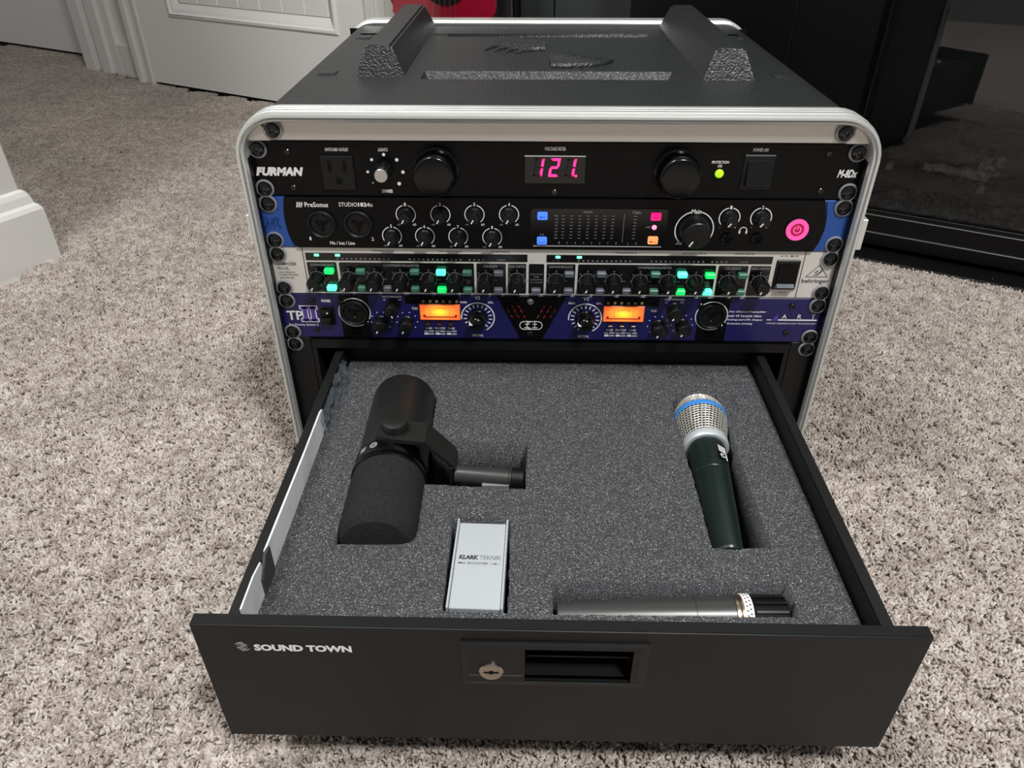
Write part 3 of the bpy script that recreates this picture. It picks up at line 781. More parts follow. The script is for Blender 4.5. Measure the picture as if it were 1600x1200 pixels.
# ------------------------------------------------------------------ unit 2: audio interface
def audio_interface():
    z0 = 88.9
    t = unit('audio_interface', z0, 'black audio interface with blue ears and glowing pink power button, second unit from the top', 'audio interface')
    m = MB(); m.box(-241.3, 241.3, YF, 0, z0 + .5, z0 + 43.6, .4); m.build('ear_panel', 'blue_ear', t)
    yp = YF - 2.2
    L_ = [(-218.3, 133.1), (-220.3, 124), (-220.8, 114), (-220, 104), (-217.5, 95), (-214.3, 89.2)]
    R_ = [(216, 89.2), (219.2, 97), (221, 108), (220, 119), (218, 127), (216.4, 133.1)]
    m = MB(); m.prism((L_ + R_), yp, YF + .5); m.build('front_panel', 'black_panel', t)
    # raised lower step of the blue ears
    m = MB(); m.prism([(-240.6, 89.5), (-217, 89.5), (-220.2, 99), (-221.4, 113), (-220.8, 124), (-219, 132), (-221.5, 132), (-224, 121.5), (-240.6, 121.5)][::1], YF - 1, YF)
    m.build('ear_step', 'blue_ear', t)
    m = MB(); m.prism([(240.6, 121.5), (226, 121.5), (222.3, 132), (218.5, 132), (221.2, 120), (221.8, 108), (219.9, 97), (217, 89.5), (240.6, 89.5)], YF - 1, YF)
    m.build('ear_step', 'blue_ear', t)
    # embossed wave mark on the left ear
    m = MB()
    for k in range(4):
        x = -236.5 + k * 3.4; P = [(x + 1.6 * math.sin(i * .8 + k), YF - 1.1, 115.5 - i * 1.7 - (k % 2)) for i in range(6)]; m.tube(P, .75, 6)
    m.build('ear_emblem', 'blue_ear_logo', t)
    chassis(t, z0); ears(t, z0)
    m = MB(); m.text('PreSonus', -202.5, -183.3, 124.7, 128.9, yp, bold=.012); m.text('STUDIO', -174.5, -159.4, 125.4, 128.9, yp); m.text('1824c', -158.8, -146.8, 125.4, 128.9, yp, bold=.03)
    m.build('lettering', 'white_print', t, smooth=False)
    m = MB()
    for k in range(3): m.tube([(-208.6 + k * 1.8 + .5 * math.sin(i), yp - .1, 128.8 - i * .85) for i in range(6)], .55, 5)
    m.build('wave_mark', 'white_print', t)
    m = MB(); m.text('1', -202.9, -201.5, 95.8, 98.8, yp); m.text('2', -151, -148.9, 95.8, 98.8, yp); m.text('Mic / Inst / Line', -186.2, -165.4, 92, 95, yp, bold=.01)
    KS = [(-120.6, 119), (-92.2, 119.2), (-64.4, 119.4), (-36.2, 119.6), (-133.6, 100.2), (-106.1, 100.2), (-78.4, 100), (-50.2, 99.8)]
    for i, (x, z) in enumerate(KS):
        m.arc(x, z, 7.5, 8.2, 105, 232, yp - .15, yp, 20); m.arc(x, z, 7.5, 8.2, -52, 75, yp - .15, yp, 20)
        m.text(str(i + 1), x - .8, x + .8, z + 7.2, z + 10, yp, bold=.01)
        m.text('-10', x - 8, x - 5.2, z - 9.6, z - 8, yp); m.text('60', x + 5.2, x + 8, z - 9.6, z - 7.6, yp)
    for i, (x, z) in enumerate(((142.6, 118.3), (168.0, 118.5))):
        m.arc(x, z, 7.9, 8.7, 102, 225, yp - .15, yp, 20); m.arc(x, z, 7.9, 8.7, -45, 78, yp - .15, yp, 20); m.text(str(i + 1), x - .8, x + .8, z + 7.3, z + 10.3, yp, bold=.01)
        m.text('-', x - 7, x - 6, z - 8.6, z - 8.2, yp); m.text('+', x + 5, x + 6.4, z - 9, z - 7.6, yp)
    m.arc(115.5, 107.8, 15.1, 16.0, 104, 225, yp - .15, yp, 26); m.arc(115.5, 107.8, 15.1, 16.0, -35, 74, yp - .15, yp, 26)
    m.text('Main', 111.4, 119.4, 121.5, 125.3, yp, bold=.012); m.text('-80dB', 101.6, 107, 94.6, 96.4, yp); m.text('+', 122, 123.6, 94.6, 96.2, yp)
    # headphone symbol
    m.arc(155.5, 107.2, 2.7, 3.3, 0, 180, yp - .15, yp, 14); m.box(152, 153.4, yp - .15, yp, 104.8, 107.4); m.box(157.6, 159, yp - .15, yp, 104.8, 107.4)
    m.build('small_lettering', 'white_print', t, smooth=False)
    for x, z in ((-190.5, 110.2), (-160.2, 110.4)):
        combo_jack(t, x, z, yp, 11.8)
    for x, z in KS:
        knob(t, 'gain', x, z, yp, -150, [(6.1, 0), (5.9, 1), (5.0, 2), (4.6, 10), (4.2, 10.6), (.1, 10.6)], [(-.45, .45, -10.9, -10.5, .9, 4.3)])
    for x, z in ((142.6, 118.3), (168.0, 118.5)):
        knob(t, 'phones', x, z, yp, -142, [(6.4, 0), (6.1, 1), (5.3, 2), (4.9, 10), (4.5, 10.6), (.1, 10.6)], [(-.45, .45, -10.9, -10.5, .9, 4.6)])
    knob(t, 'main', 115.5, 107.8, yp, -148, [(13, 0), (12.8, 1.4), (11.8, 3), (11.0, 13.2), (10.2, 14), (.1, 14)], [(-.5, .5, -14.3, -13.9, 5.2, 10.3)], n=40)
    for x, z in ((143.0, 100.2), (167.8, 100.3)):
        m = MB(); m.at(x, yp, z, [(5.2, 0), (5.2, 1.3), (4.4, 2), (3.4, 1.6), (3.1, .2), (.1, .2)], 24); j = m.build('headphone_jack', 'black_gloss', t)
        m = MB(); m.at(x, yp - .2, z, [(2.6, 0), (2.6, .15)], 18); m.build('jack_hole', 'black_deep', j)
    # metering window
    m = MB(); m.prism(rrect(-18.5, 92.6, 92.6, 125.2, 3, 4), yp - .7, yp + .4); w_ = m.build('meter_window', 'meter_black', t)
    m = MB(); m.box(-16, 90, yp - 1, yp - .5, 92.4, 93.1); m.build('window_edge', 'aluminium', w_)
    yw = yp - .75
    m = MB(); m.text('Inputs', 24.5, 31.5, 121.2, 124, yw); m.text('Main', 64, 70.5, 121.2, 124, yw)
    xs = [9.6, 16.2, 22.8, 29.4, 36, 42.6, 49.2, 55.2][:8]
    cols = [8.0 + i * 6.75 for i in range(8)]
    for r_ in range(8):
        z = 119.2 - r_ * 2.75
        for c in cols[:7]: m.box(c - 1.1, c + 1.1, yw - .1, yw, z - .2, z + .2)
        m.box(65.2, 67.6, yw - .1, yw, z - .2, z + .2)
        m.text(('0', '-3', '-6', '-9', '-12', '-18', '-30', '-50')[r_], .6, 3.6, z - .7, z + .7, yw)
    for i in range(8): m.text(str(i + 1), cols[i] - 3.3, cols[i] - 2.3, 94.8, 96.6, yw)
    m.text('L', 62, 63, 94.8, 96.6, yw); m.text('R', 68.6, 69.7, 94.8, 96.6, yw); m.box(57.3, 57.6, yw - .1, yw, 96.2, 121)
    m.text('USB', 75.6, 79.4, 109.2, 110.8, yw); m.text('1-2', -10.6, -7.6, 102, 103.8, yw)
    m.build('meter_scale', 'grey_print', w_, smooth=False)
    for x, z, mt, tx in ((-9, 119.3, 'blue_lit', '48V'), (-9, 97.7, 'blue_lit', 'Line'), (82.9, 119.4, 'magenta_lit', '48V'), (82.5, 98.8, 'amber_lit', 'Mono')):
        m = MB(); m.prism(rrect(x - 4.1, x + 4.1, z - 3.1, z + 3.1, 1, 3), yp - 2.4, yp - .6); k = m.build('lit_button', mt, w_)
        m = MB(); m.text(tx, x - 2.6, x + 2.6, z - 1.8, z, yp - 2.4); m.build('button_mark', 'dark_print', k, smooth=False)
    m = MB(); m.at(82.6, yp - .6, 109.8, [(2.1, 0), (1.9, .8), (.2, 1.2)], 16); m.build('status_lamp', 'pink_dot', w_)
    # power button
    x, z = 198.8, 108.9
    m = MB(); m.at(x, yp, z, [(9.9, 0), (9.9, 1), (9.2, 1.4), (9.0, .5)], 36, cap1=False); p = m.build('power_button', 'black_plastic', t)
    m = MB(); m.at(x, yp - .4, z, [(5.6, 0), (5.6, 1.4), (9, 1.6), (9.1, .2)], 36, cap0=False, cap1=False); m.build('glow_ring', 'power_pink', p)
    m = MB(); m.at(x, yp - .4, z, [(5.8, 0), (5.8, 1.0), (.1, 1.0)], 30); m.build('button_face', 'power_dark', p)
    m = MB(); m.arc(x, z, 2.3, 3.3, 120, 420, yp - 1.6, yp - 1.3, 24); m.box(x - .5, x + .5, yp - 1.6, yp - 1.3, z + .4, z + 3.8); m.build('power_symbol', 'power_pink', p)
audio_interface()

# ------------------------------------------------------------------ unit 3: compressor
def compressor():
    z0 = 44.45
    t = unit('compressor', z0, 'silver compressor with rows of black knobs and green buttons, third unit from the top', 'compressor')
    m = MB(); m.box(-241.3, 241.3, YF, 0, z0 + .3, z0 + 44.1, .4); m.build('front_panel', 'silver_panel', t)
    chassis(t, z0); ears(t, z0)
    # seams between ears and centre plate
    m = MB(); m.box(-212, -211.3, YF - .2, YF + .1, z0 + .5, z0 + 44); m.box(211.4, 212.1, YF - .2, YF + .1, z0 + .5, z0 + 44); m.build('panel_seam', 'seam', t, smooth=False)
    # meter strips
    for a, c in ((-209.6, -20.8), (-4.6, 185.4)):
        m = MB(); m.box(a, c, YF - .3, YF + .2, 76.6, 83.4); st = m.build('meter_strip', 'meter_black', t, smooth=False)
        m = MB()
        xs = [-199.9 + 8.45 * 0, ]
        n = 0
        for i in range(12): m.box(a + 26.5 + i * 3.95, a + 28 + i * 3.95, YF - .45, YF - .3, 77.7, 78.8)
        for i in range(12): m.box(a + 88 + i * 3.95, a + 89.4 + i * 3.95, YF - .45, YF - .3, 77.7, 78.8)
        for i in range(4): m.box(a + 139 + i * 3.95, a + 140.4 + i * 3.95, YF - .45, YF - .3, 77.7, 78.8)
        m.text('-', a + 5.6, a + 6.6, 78.2, 78.6, YF - .3); m.text('+', a + 9, a + 10.4, 77.6, 79, YF - .3); m.text('LIMIT', a + 163, a + 170, 77.4, 79, YF - .3)
        m.build('meter_scale', 'grey_print', st, smooth=False)
        for x in (a + 9.6, a + 27.6):
            m = MB(); m.box(x - 2.1, x + 2.1, YF - 1.0, YF - .2, 80.4, 82.6, .3); m.build('meter_lamp', 'meter_led', st)
    m = MB()
    for s_, c in (('PROCESSING LEVEL dB', -143), ('INPUT/OUTPUT LEVEL dB', -86), ('DE-ESSER LEVEL dB', -44), ('PROCESSING LEVEL dB', 62), ('INPUT/OUTPUT LEVEL dB', 119), ('DE-ESSER LEVEL dB', 161)):
        wd = len(s_) * .92; m.text(s_, c - wd / 2, c + wd / 2, 84.9, 86.4, YF)
    m.text('COMPOSER', -235.9, -218.6, 71.4, 74.4, YF, bold=.01); m.text('PRO-XL', -235.7, -225.6, 67.2, 70.2, YF, bold=.01)
    m.text('AUDIO INTERACTIVE', -235.4, -221, 64.1, 65.7, YF); m.text('DYNAMICS PROCESSOR', -235.2, -218.6, 61.7, 63.3, YF); m.text('MODEL MDX2600', -235, -222.6, 59, 60.5, YF)
    # triangular mark with an ear inside
    for (xa, za), (xb, zb) in (((216.4, 65.2), (234.6, 65.2)), ((234.6, 65.2), (225.9, 76.2)), ((225.9, 76.2), (216.4, 65.2))): m.tube([(xa, YF - .05, za), (xb, YF - .05, zb)], .3, 4)
    m.tube([(222.5, YF - .05, 66.6), (225.8, YF - .05, 67.6), (228.3, YF - .05, 70.2), (228.5, YF - .05, 72.6)], [.3, .6, .7, .3], 5); m.tube([(223.4, YF - .05, 69), (225, YF - .05, 70.3), (225.6, YF - .05, 71.4)], [.5, .6, .3], 5)
    m.text('ON', 194.6, 198, 83.4, 84.7, YF); m.text('OFF', 202.8, 206.5, 83.4, 84.7, YF); m.box(191.5, 193.7, YF - .1, YF, 83.8, 84.3); m.box(199.8, 201.8, YF - .1, YF, 83.4, 84.7); m.text('POWER', 196, 202.8, 49.6, 50.8, YF)
    m.build('small_lettering', 'dark_print', t, smooth=False)
    m = MB(); m.text('behringer', 213.8, 236.8, 58.3, 63.2, YF, bold=.012); m.build('lettering', 'dark_print', t, smooth=False)
    # dark control fields
    F = ((-209.6, -184.2), (-182, -66.4), (-64.2, -39.1), (-37.3, -21.7), (-19.5, -6.4), (-4.3, 20.2), (22.4, 139.3), (141.4, 166.6), (168.4, 185.5))
    for a, c in F:
        m = MB(); m.prism(rrect(a, c, 46.6, 74.8, 1, 3), YF - .25, YF + .2); m.build('control_field', 'meter_black', t, smooth=False)
    yk = YF - .25
    m = MB()
    for s_, a, c in (('EXPANDER/GATE', -206.5, -186.5), ('COMPRESSOR/LIMITER', -144, -113), ('DE-ESSER', -58, -46), ('PEAK LIMITER', -37, -22.3), ('EXPANDER/GATE', -2, 18), ('COMPRESSOR/LIMITER', 73, 102), ('DE-ESSER', 147.5, 160.5), ('PEAK LIMITER', 169.2, 184.8)):
        m.text(s_, a, c, 71.3, 73.5, yk, bold=.012)
    for i, s_ in enumerate(('DUAL MODE', 'STEREO', 'COUPLE', 'CH 1 MASTER')): m.text(s_, -18.2 + (i == 1) * 3, -7.6 - (i == 1) * 3, 64.6 - i * 2.6, 66 - i * 2.6, yk)
    XK = [-202.6, -175.1, -152.2, -130.0, -105.6, -82.9, -56.4, -29.7, 4.0, 30.9, 53.4, 75.9, 100.0, 123.1, 150.9, 178.0]
    LB = ['TRIGGER', 'THRESHOLD', 'RATIO', 'ATTACK', 'RELEASE', 'OUTPUT', 'LEVEL', 'LIMITER'] * 2
    for i, x in enumerate(XK):
        z = 59.3
        m.arc(x, z, 6.7, 7.1, -40, 220, yk - .1, yk, 22)
        for a in (220, 180, 135, 90, 45, 0, -40): m.box(-.2, .2, yk - .1, yk, 7.1, 8.1, 0, 1, Matrix.Translation((x, 0, z)) @ Matrix.Rotation(R(90 - a), 4, 'Y'))
        m.text(LB[i], x - 3.6, x + 3.6, 47.2, 48.3, yk)
        for q, s_ in ((135, '-20'), (90, '0'), (45, '+10'), (0, '20')): m.text(s_, x + 9.2 * math.cos(R(q)) - .9, x + 9.2 * math.cos(R(q)) + .9, z + 9.3 * math.sin(R(q)) - .55, z + 9.3 * math.sin(R(q)) + .55, yk)
    for x in (-72, 134): m.text('1', x - .4, x + .4, 57, 59, yk); m.arc(x, 58, 1.6, 1.9, 0, 360, yk - .1, yk, 12)
    m.build('scale_print', 'grey_print', t, smooth=False)
    for x in XK:
        knob(t, 'composer', x, 59.3, yk, -152, [(6.2, 0), (6.2, 1.2), (5.7, 2), (5.2, 13.6), (4.8, 14.4), (.1, 14.4)], [(-.5, .5, -14.75, -14.3, 2.2, 4.6)], flutes=18)
    B = [(-190.5, 68, 'g'), (-190.3, 52, 'c'), (-163.5, 67.8, 'd'), (-163.6, 51.6, 'm'), (-141.3, 51.6, 'k'), (-117.2, 67.8, 'm'), (-117.2, 51.5, 'd'), (-94.6, 67.6, 'c'), (-94.4, 51.2, 'g'), (-72.1, 67.4, 'm'), (-72.1, 51, 'd'),
         (-45.3, 67.4, 'k'), (-45.6, 51, 'k'), (-13.1, 50.8, 'k'), (15, 67, 'k'), (14.7, 51, 'k'), (42.4, 67.2, 'k'), (42.2, 51, 'k'), (65, 51.2, 'k'), (88.2, 67.4, 'm'), (88.3, 51.2, 'd'), (111.1, 67.4, 'c'), (111.2, 51.2, 'g'),
         (134.4, 67, 'g'), (134, 51.4, 'c'), (162, 67.2, 'd'), (162, 51.4, 'm')]
    mats = {'g': 'green_lit', 'c': 'cyan_lit', 'd': 'green_off', 'm': 'green_off', 'k': 'grey_button'}
    proto = {}
    for x, z, k in B:
        if k not in proto:
            q = MB(); q.box(-4, 4, -5.5, 0, -2.3, 2.3, .7, 1); o = q.build('push_button', mats[k], t, origin=(0, 0, 0)); o.location = V(x, yk, z) - world_loc(t); proto[k] = o
        else: inst('push_button', proto[k], t, (x, yk, z))
    # power rocker
    m = MB(); m.box(189.3, 209.2, YF - 1.6, YF + .4, 53.2, 80.6, .6); p = m.build('power_switch', 'black_plastic', t)
    m = MB(); m.prism([(191.6, 58.6), (207, 58.6), (207, 76.8), (191.6, 76.8)], YF - 3.0, YF - 1.5); m.build('rocker', 'black_panel', p)
    m = MB(); vs = [m.bm.verts.new(q) for q in ((190.8, YF - 1.6, 54.4), (207.8, YF - 1.6, 54.4), (206.4, YF - 6.2, 57.4), (192.2, YF - 6.2, 57.4), (206.8, YF - 2.4, 60), (191.8, YF - 2.4, 60))]
    for q in ((0, 1, 2, 3), (3, 2, 4, 5), (0, 3, 5), (1, 4, 2)): m.bm.faces.new([vs[i] for i in q])
    m.build('rocker_lip', 'grey_button', p)
compressor()

# ------------------------------------------------------------------ unit 4: tube preamp
def tube_preamp():
    z0 = 0.0
    t = unit('tube_preamp', z0, 'dark blue two-channel tube preamp with glowing orange meters, fourth unit above the drawer', 'preamp')
    m = MB(); m.box(-241.3, 241.3, YF, 0, z0 + .2, z0 + 44.1, .4); m.build('front_panel', 'navy_panel', t)
    chassis(t, z0); ears(t, z0)
    # black printed fields
    y1 = YF - .12
    for a, c, zb in ((-187, -160.6, .5), (130.8, 157, .5), (-128, -80.4, 35), (47, 95, 35)):
        m = MB(); m.box(a, c, y1, YF, zb, 43.8); m.build('printed_field', 'black_panel', t, smooth=False)
    m = MB(); m.prism([(-26.6, .5), (-6.6, .5), (13.8, 43.8), (-47.2, 43.8)], y1, YF); m.build('valve_window', 'black_panel', t, smooth=False)
    # logo lettering
    m = MB()
    m.text('TP', -235.6, -221, 17.9, 27.2, YF, bold=.02)
    # outlined roman numeral two with serifs
    def slab(mb, g, y):
        for x in (-218.6, -211.4):
            mb.box(x - 1.9 - g, x + 1.9 + g, y - .2, y, 17, 31.8)
        mb.box(-222.4 - g, -207.9 + g, y - .2, y, 29.6 - g, 31.6 + g); mb.box(-222.4 - g, -207.9 + g, y - .2, y, 16.8 - g, 18.8 + g)
    slab(m, .95, YF)
    m.build('lettering', 'white_print', t, smooth=False); m = MB()
    m.text('Pro Preamp System 2', -235, -208.6, 11.4, 14.2, YF, bold=.006)
    m.text('POWER', -202.4, -194.2, 36, 38.8, YF, bold=.03)
    for x in (-173.8, 143.8):
        m.text('CHANNEL %d' % (1 if x < 0 else 2), x - 7, x + 6.5, 40.6, 43, YF, bold=.02, shear=.1); m.text('INPUT', x - 5.5, x + 4.5, 7.2, 11, YF, bold=.03, shear=.1); m.text('MIC/INST', x - 5.5, x + 4.5, 3.2, 6, YF, bold=.03, shear=.1)
    for x in (-139.5, 108): m.text('INPUT IMPEDANCE', x - 8.5, x + 8.5, 41.2, 43, YF, bold=.02); m.text('3K', x - 8, x - 5.6, 38.4, 40, YF); m.text('150', x + 5.2, x + 8.4, 38.4, 40, YF)
    for x in (-123.8, 87.4): m.text('INPUT', x + (0 if x < 0 else 0), x + 6.6, 36.4, 38.9, YF, bold=.02); m.text('TUBE', x + 1, x + 6.4, 29.4, 32, YF, bold=.02)
    for x in (-97.8, 64.8):
        for i, s_ in enumerate(('20', '10', '6', '3', '1', 'CLIP')): m.text(s_, x - 15.6 + i * 5.9, x - 13 + i * 5.9 + (.8 if i == 5 else 0), 40, 42.2, YF, bold=.01)
        for i, s_ in enumerate(('GAIN', 'PHANTOM', 'PHASE') if x < 0 else ('PHASE', 'PHANTOM', 'GAIN')):
            c = x - 11.2 + i * 10.2; wd = 4.6 if len(s_) > 5 else 3
            m.text(s_, c - wd, c + wd, 9.6, 11.8, YF, bold=.01)
            m.text('HIGH', c, c + 4.6, 6.8, 8.4, YF, bold=.02); m.text('NORM', c, c + 4.6, 4, 5.6, YF, bold=.02); m.box(c - 4.4, c - 1, YF - .1, YF, 7, 8.2); m.box(c - 4.2, c - .6, YF - .1, YF, 4, 6)
    for x in (-64.3, 31.0):
        z = 22.2
        m.text('V3', x - 2.4, x + 2.2, 40, 43.6, YF, bold=.01); m.text('WARM', x - 15.4, x - 9.4, 36.4, 38.4, YF, bold=.02); m.text('OPL', x + 9.2, x + 14, 36.4, 38.4, YF, bold=.02); m.text('NEUTRAL', x - 5.4, x + 4.6, 2.6, 5, YF)
        m.arc(x, z, 14.1, 15.1, -60, 187, YF - .12, YF, 40)
        for k in range(16):
            a = 245 - k * 19.5; m.box(-.45, .45, YF - .12, YF, 9.8, 12.8, 0, 1, Matrix.Translation((x, 0, z)) @ Matrix.Rotation(R(90 - a), 4, 'Y'))
    for cx in (-174.2, 142.4): m.arc(cx, 26.1, 13.6, 14.4, -28, 128, YF - .2, YF, 28); m.arc(cx, 26.1, 13.6, 14.4, 152, 300, YF - .2, YF, 28)
    for x, z in ((-151, 17.6), (-128, 17.6), (96.4, 16), (117.4, 17.4)):
        for k in range(8):
            a = 225 - k * 38; m.at(x + 9.3 * math.cos(R(a)), YF, z + 9.3 * math.sin(R(a)), [(.55, 0), (.55, .12)], 8)
    for i, s_ in enumerate(('Two Channel Preamplifier', 'with V3 Variable Valve', 'Voicing and OPL Output', 'Protection Limiting')):
        wd = (33, 29.5, 31, 23)[i]; m.text(s_, 156.8, 156.8 + wd, 29.4 - i * 4, 31.6 - i * 4, YF, shear=.25, bold=.015)
    m.text('A', 204.4, 208.6, 24.2, 28.4, YF); m.text('R', 218, 221.4, 24.2, 28.4, YF); m.text('T', 229.8, 233.4, 24.2, 28.4, YF)
    m.box(191.6, 195.4, YF - .15, YF, 22.4, 23.2); m.box(201.6, 235.6, YF - .15, YF, 22.2, 23.4)
    m.text('APPLIED RESEARCH AND TECHNOLOGY', 191.6, 235.6, 18.6, 20, YF)
    m.arc(-17, 14.6, 3.2, 3.9, 90, 270, YF - .2, YF, 12)
    m.build('small_lettering', 'white_print', t, smooth=False)
    m = MB(); slab(m, 0, YF - .22); m.prism([(195.4, 22), (201.6, 22), (200.2, 28.6)], YF - .3, YF); m.build('purple_mark', 'purple_print', t, smooth=False)
    # power rocker
    m = MB(); m.box(-205, -192, YF - 1.4, YF + .4, 13.6, 32, .5); p = m.build('power_switch', 'black_plastic', t)
    m = MB(); m.box(-203.6, -193.4, YF - 4.6, YF - 1, 15, 23, 1.2, 2); m.box(-203.6, -193.4, YF - 3.4, YF - 1, 23, 31, 1, 2); m.build('rocker', 'black_gloss', p)
    m = MB(); m.at(-198.2, YF - 3.3, 26.6, [(.9, 0), (.6, .4)], 10); m.build('rocker_dot', 'white_print', p)
    for x in (-174.2, 142.4):
        j = combo_jack(t, x, 26.1, YF, 12.2)
        m = MB(); m.at(x, YF - .4, 21.6, [(1.1, 0), (.8, .8)], 10); m.build('contact_pin', 'gold_pin', j)
        for sx, sz in ((-11, 10.5), (10.5, -10.5)): small_screw(t, x + sx, 26.1 + sz, YF - .2, 2.3)
    # small control knobs
    for x, z, a in ((-139.4, 33.6, 165), (-151, 17.6, -150), (-128, 17.6, -150), (108.2, 33.4, -150), (96.4, 16, -150), (117.4, 17.4, -150)):
        knob(t, 'preamp_small', x, z, YF, a, [(6, 0), (6, 1), (5.2, 2), (5.2, 8), (6.3, 9.4), (6.3, 12), (5.2, 14), (.1, 14.6)], [(-.45, .45, -14.7, -13.9, 3.2, 5.2)])
    for x in (-64.3, 31.0):
        knob(t, 'voicing', x, 22.2, YF, -80, [(8.2, 0), (8.2, 1.4), (7.2, 2.6), (7.2, 10), (6.4, 13), (4.6, 15), (2, 15.9), (.1, 16)], [(-.5, .5, -12.6, -10, 6.2, 7.2), (-.5, .5, -15.4, -12.4, 4.0, 6.8)], 'black_gloss')
    # lit meters
    for x in (-97.8, 64.8):
        m = MB(); m.box(x - 18.2, x + 18.2, YF - 1.2, YF + .2, 19.6, 35.4, .3); w_ = m.build('tube_meter', 'small_amber', t)
        m = MB(); m.box(x - 17.4, x + 17.4, YF - 1.4, YF - 1.1, 20.3, 34.8); g = m.build('meter_face', 'meter_orange', w_, origin=(x, YF - 1.3, 28), smooth=False)
        m = MB(); m.box(x - 15, x + 15, YF - 1.55, YF - 1.38, 22.6, 23.6); m.box(x - 15, x - 13, YF - 1.55, YF - 1.38, 23.6, 25.4); m.box(x + 13, x + 15, YF - 1.55, YF - 1.38, 23.6, 25.4)
        m.build('meter_bar', 'tube_red', w_, smooth=False)
        m = MB(); m.arc(x, 20.5, 11.3, 11.7, 60, 120, YF - 1.5, YF - 1.38, 12); m.box(x - 8.6, x - 8.4, YF - 1.5, YF - 1.38, 24, 32); m.box(x + 8.4, x + 8.6, YF - 1.5, YF - 1.38, 24, 32); m.build('meter_scale', 'small_amber', w_, smooth=False)
        for i in range(6): m = MB(); m.at(x - 14.3 + i * 5.9, YF, 38, [(1.4, 0), (1.2, .8), (.2, 1.1)], 12); m.build('level_lamp', 'led_off', t)
        for i in range(3): m = MB(); m.box(x - 13.4 + i * 10.2, x - 9 + i * 10.2, YF - 5, YF, 15.2, 17.6, .5); m.build('push_switch', 'switch_cap_sheen', t)
    # vented valve window: slanted slots with the valve glow behind
    m = MB()
    for sgn in (-1, 1):
        for k in range(3):
            x0 = -16.8 + sgn * (4.2 + k * 5.6); x1 = -16.8 + sgn * (11.4 + k * 5.8)
            P = [(x0, 20.4 + k * .2), (x0 + 1.5, 20.4 + k * .2), (x1 + 1.5, 35 - k * 1.2), (x1, 35 - k * 1.2)]
            if sgn < 0: P = [(x0 - 1.5, P[0][1]), (x0, P[0][1]), (x1, P[2][1]), (x1 - 1.5, P[2][1])]
            m.prism(P, YF - .25, YF - .1)
    m.build('vent_slots', 'black_deep', t, smooth=False)
    m = MB()
    for sgn in (-1, 1):
        for k in range(3):
            for s_ in ((.12, .3), (.5, .72), (.86, .97))[:3 - (k > 1)]:
                x0 = -16.8 + sgn * (4.2 + k * 5.6 + .4); dx = sgn * 7.2; zz = 14.2
                a = (x0 + dx * s_[0], 20.8 + zz * s_[0]); c = (x0 + dx * s_[1], 20.8 + zz * s_[1]); m.tube([(a[0], YF - .3, a[1]), (c[0], YF - .3, c[1])], .42 - .1 * k, 5)
    m.build('valve_glow', 'tube_red', t)
    # two valves drawn inside an oval badge
    m = MB(); y2 = YF - .3
    for s_ in (-1, 1):
        m.arc(-16.9 + s_ * 6, 14.6, 3.7, 4.3, 90 if s_ < 0 else -90, 270 if s_ < 0 else 90, y2, YF, 14)
        m.box(-16.9 + s_ * 3.4 - 2.4, -16.9 + s_ * 3.4 + 2.4, y2, YF, 12, 12.7); m.box(-16.9 + s_ * 3.4 - .3, -16.9 + s_ * 3.4 + .3, y2, YF, 10.6, 19.6); m.box(-16.9 + s_ * 3.4 - 2, -16.9 + s_ * 3.4 + 2, y2, YF, 15.6, 16.2)
    m.box(-22.9, -10.9, y2, YF, 18.3, 18.9); m.box(-22.9, -10.9, y2, YF, 10.3, 10.9); m.build('valve_badge', 'white_print', t, smooth=False)
    m = MB(); m.at(-17.6, YF, 38.8, [(3.2, 0), (3.2, .8), (2.4, 1.8), (.2, 2.1)], 12); m.build('bright_screw', 'silver_knob', t)
    for x, z in ((-17.4, 6), (-210.8, 37.2), (-210.4, 8.4), (211, 37), (211, 10)): small_screw(t, x, z, YF)
tube_preamp()

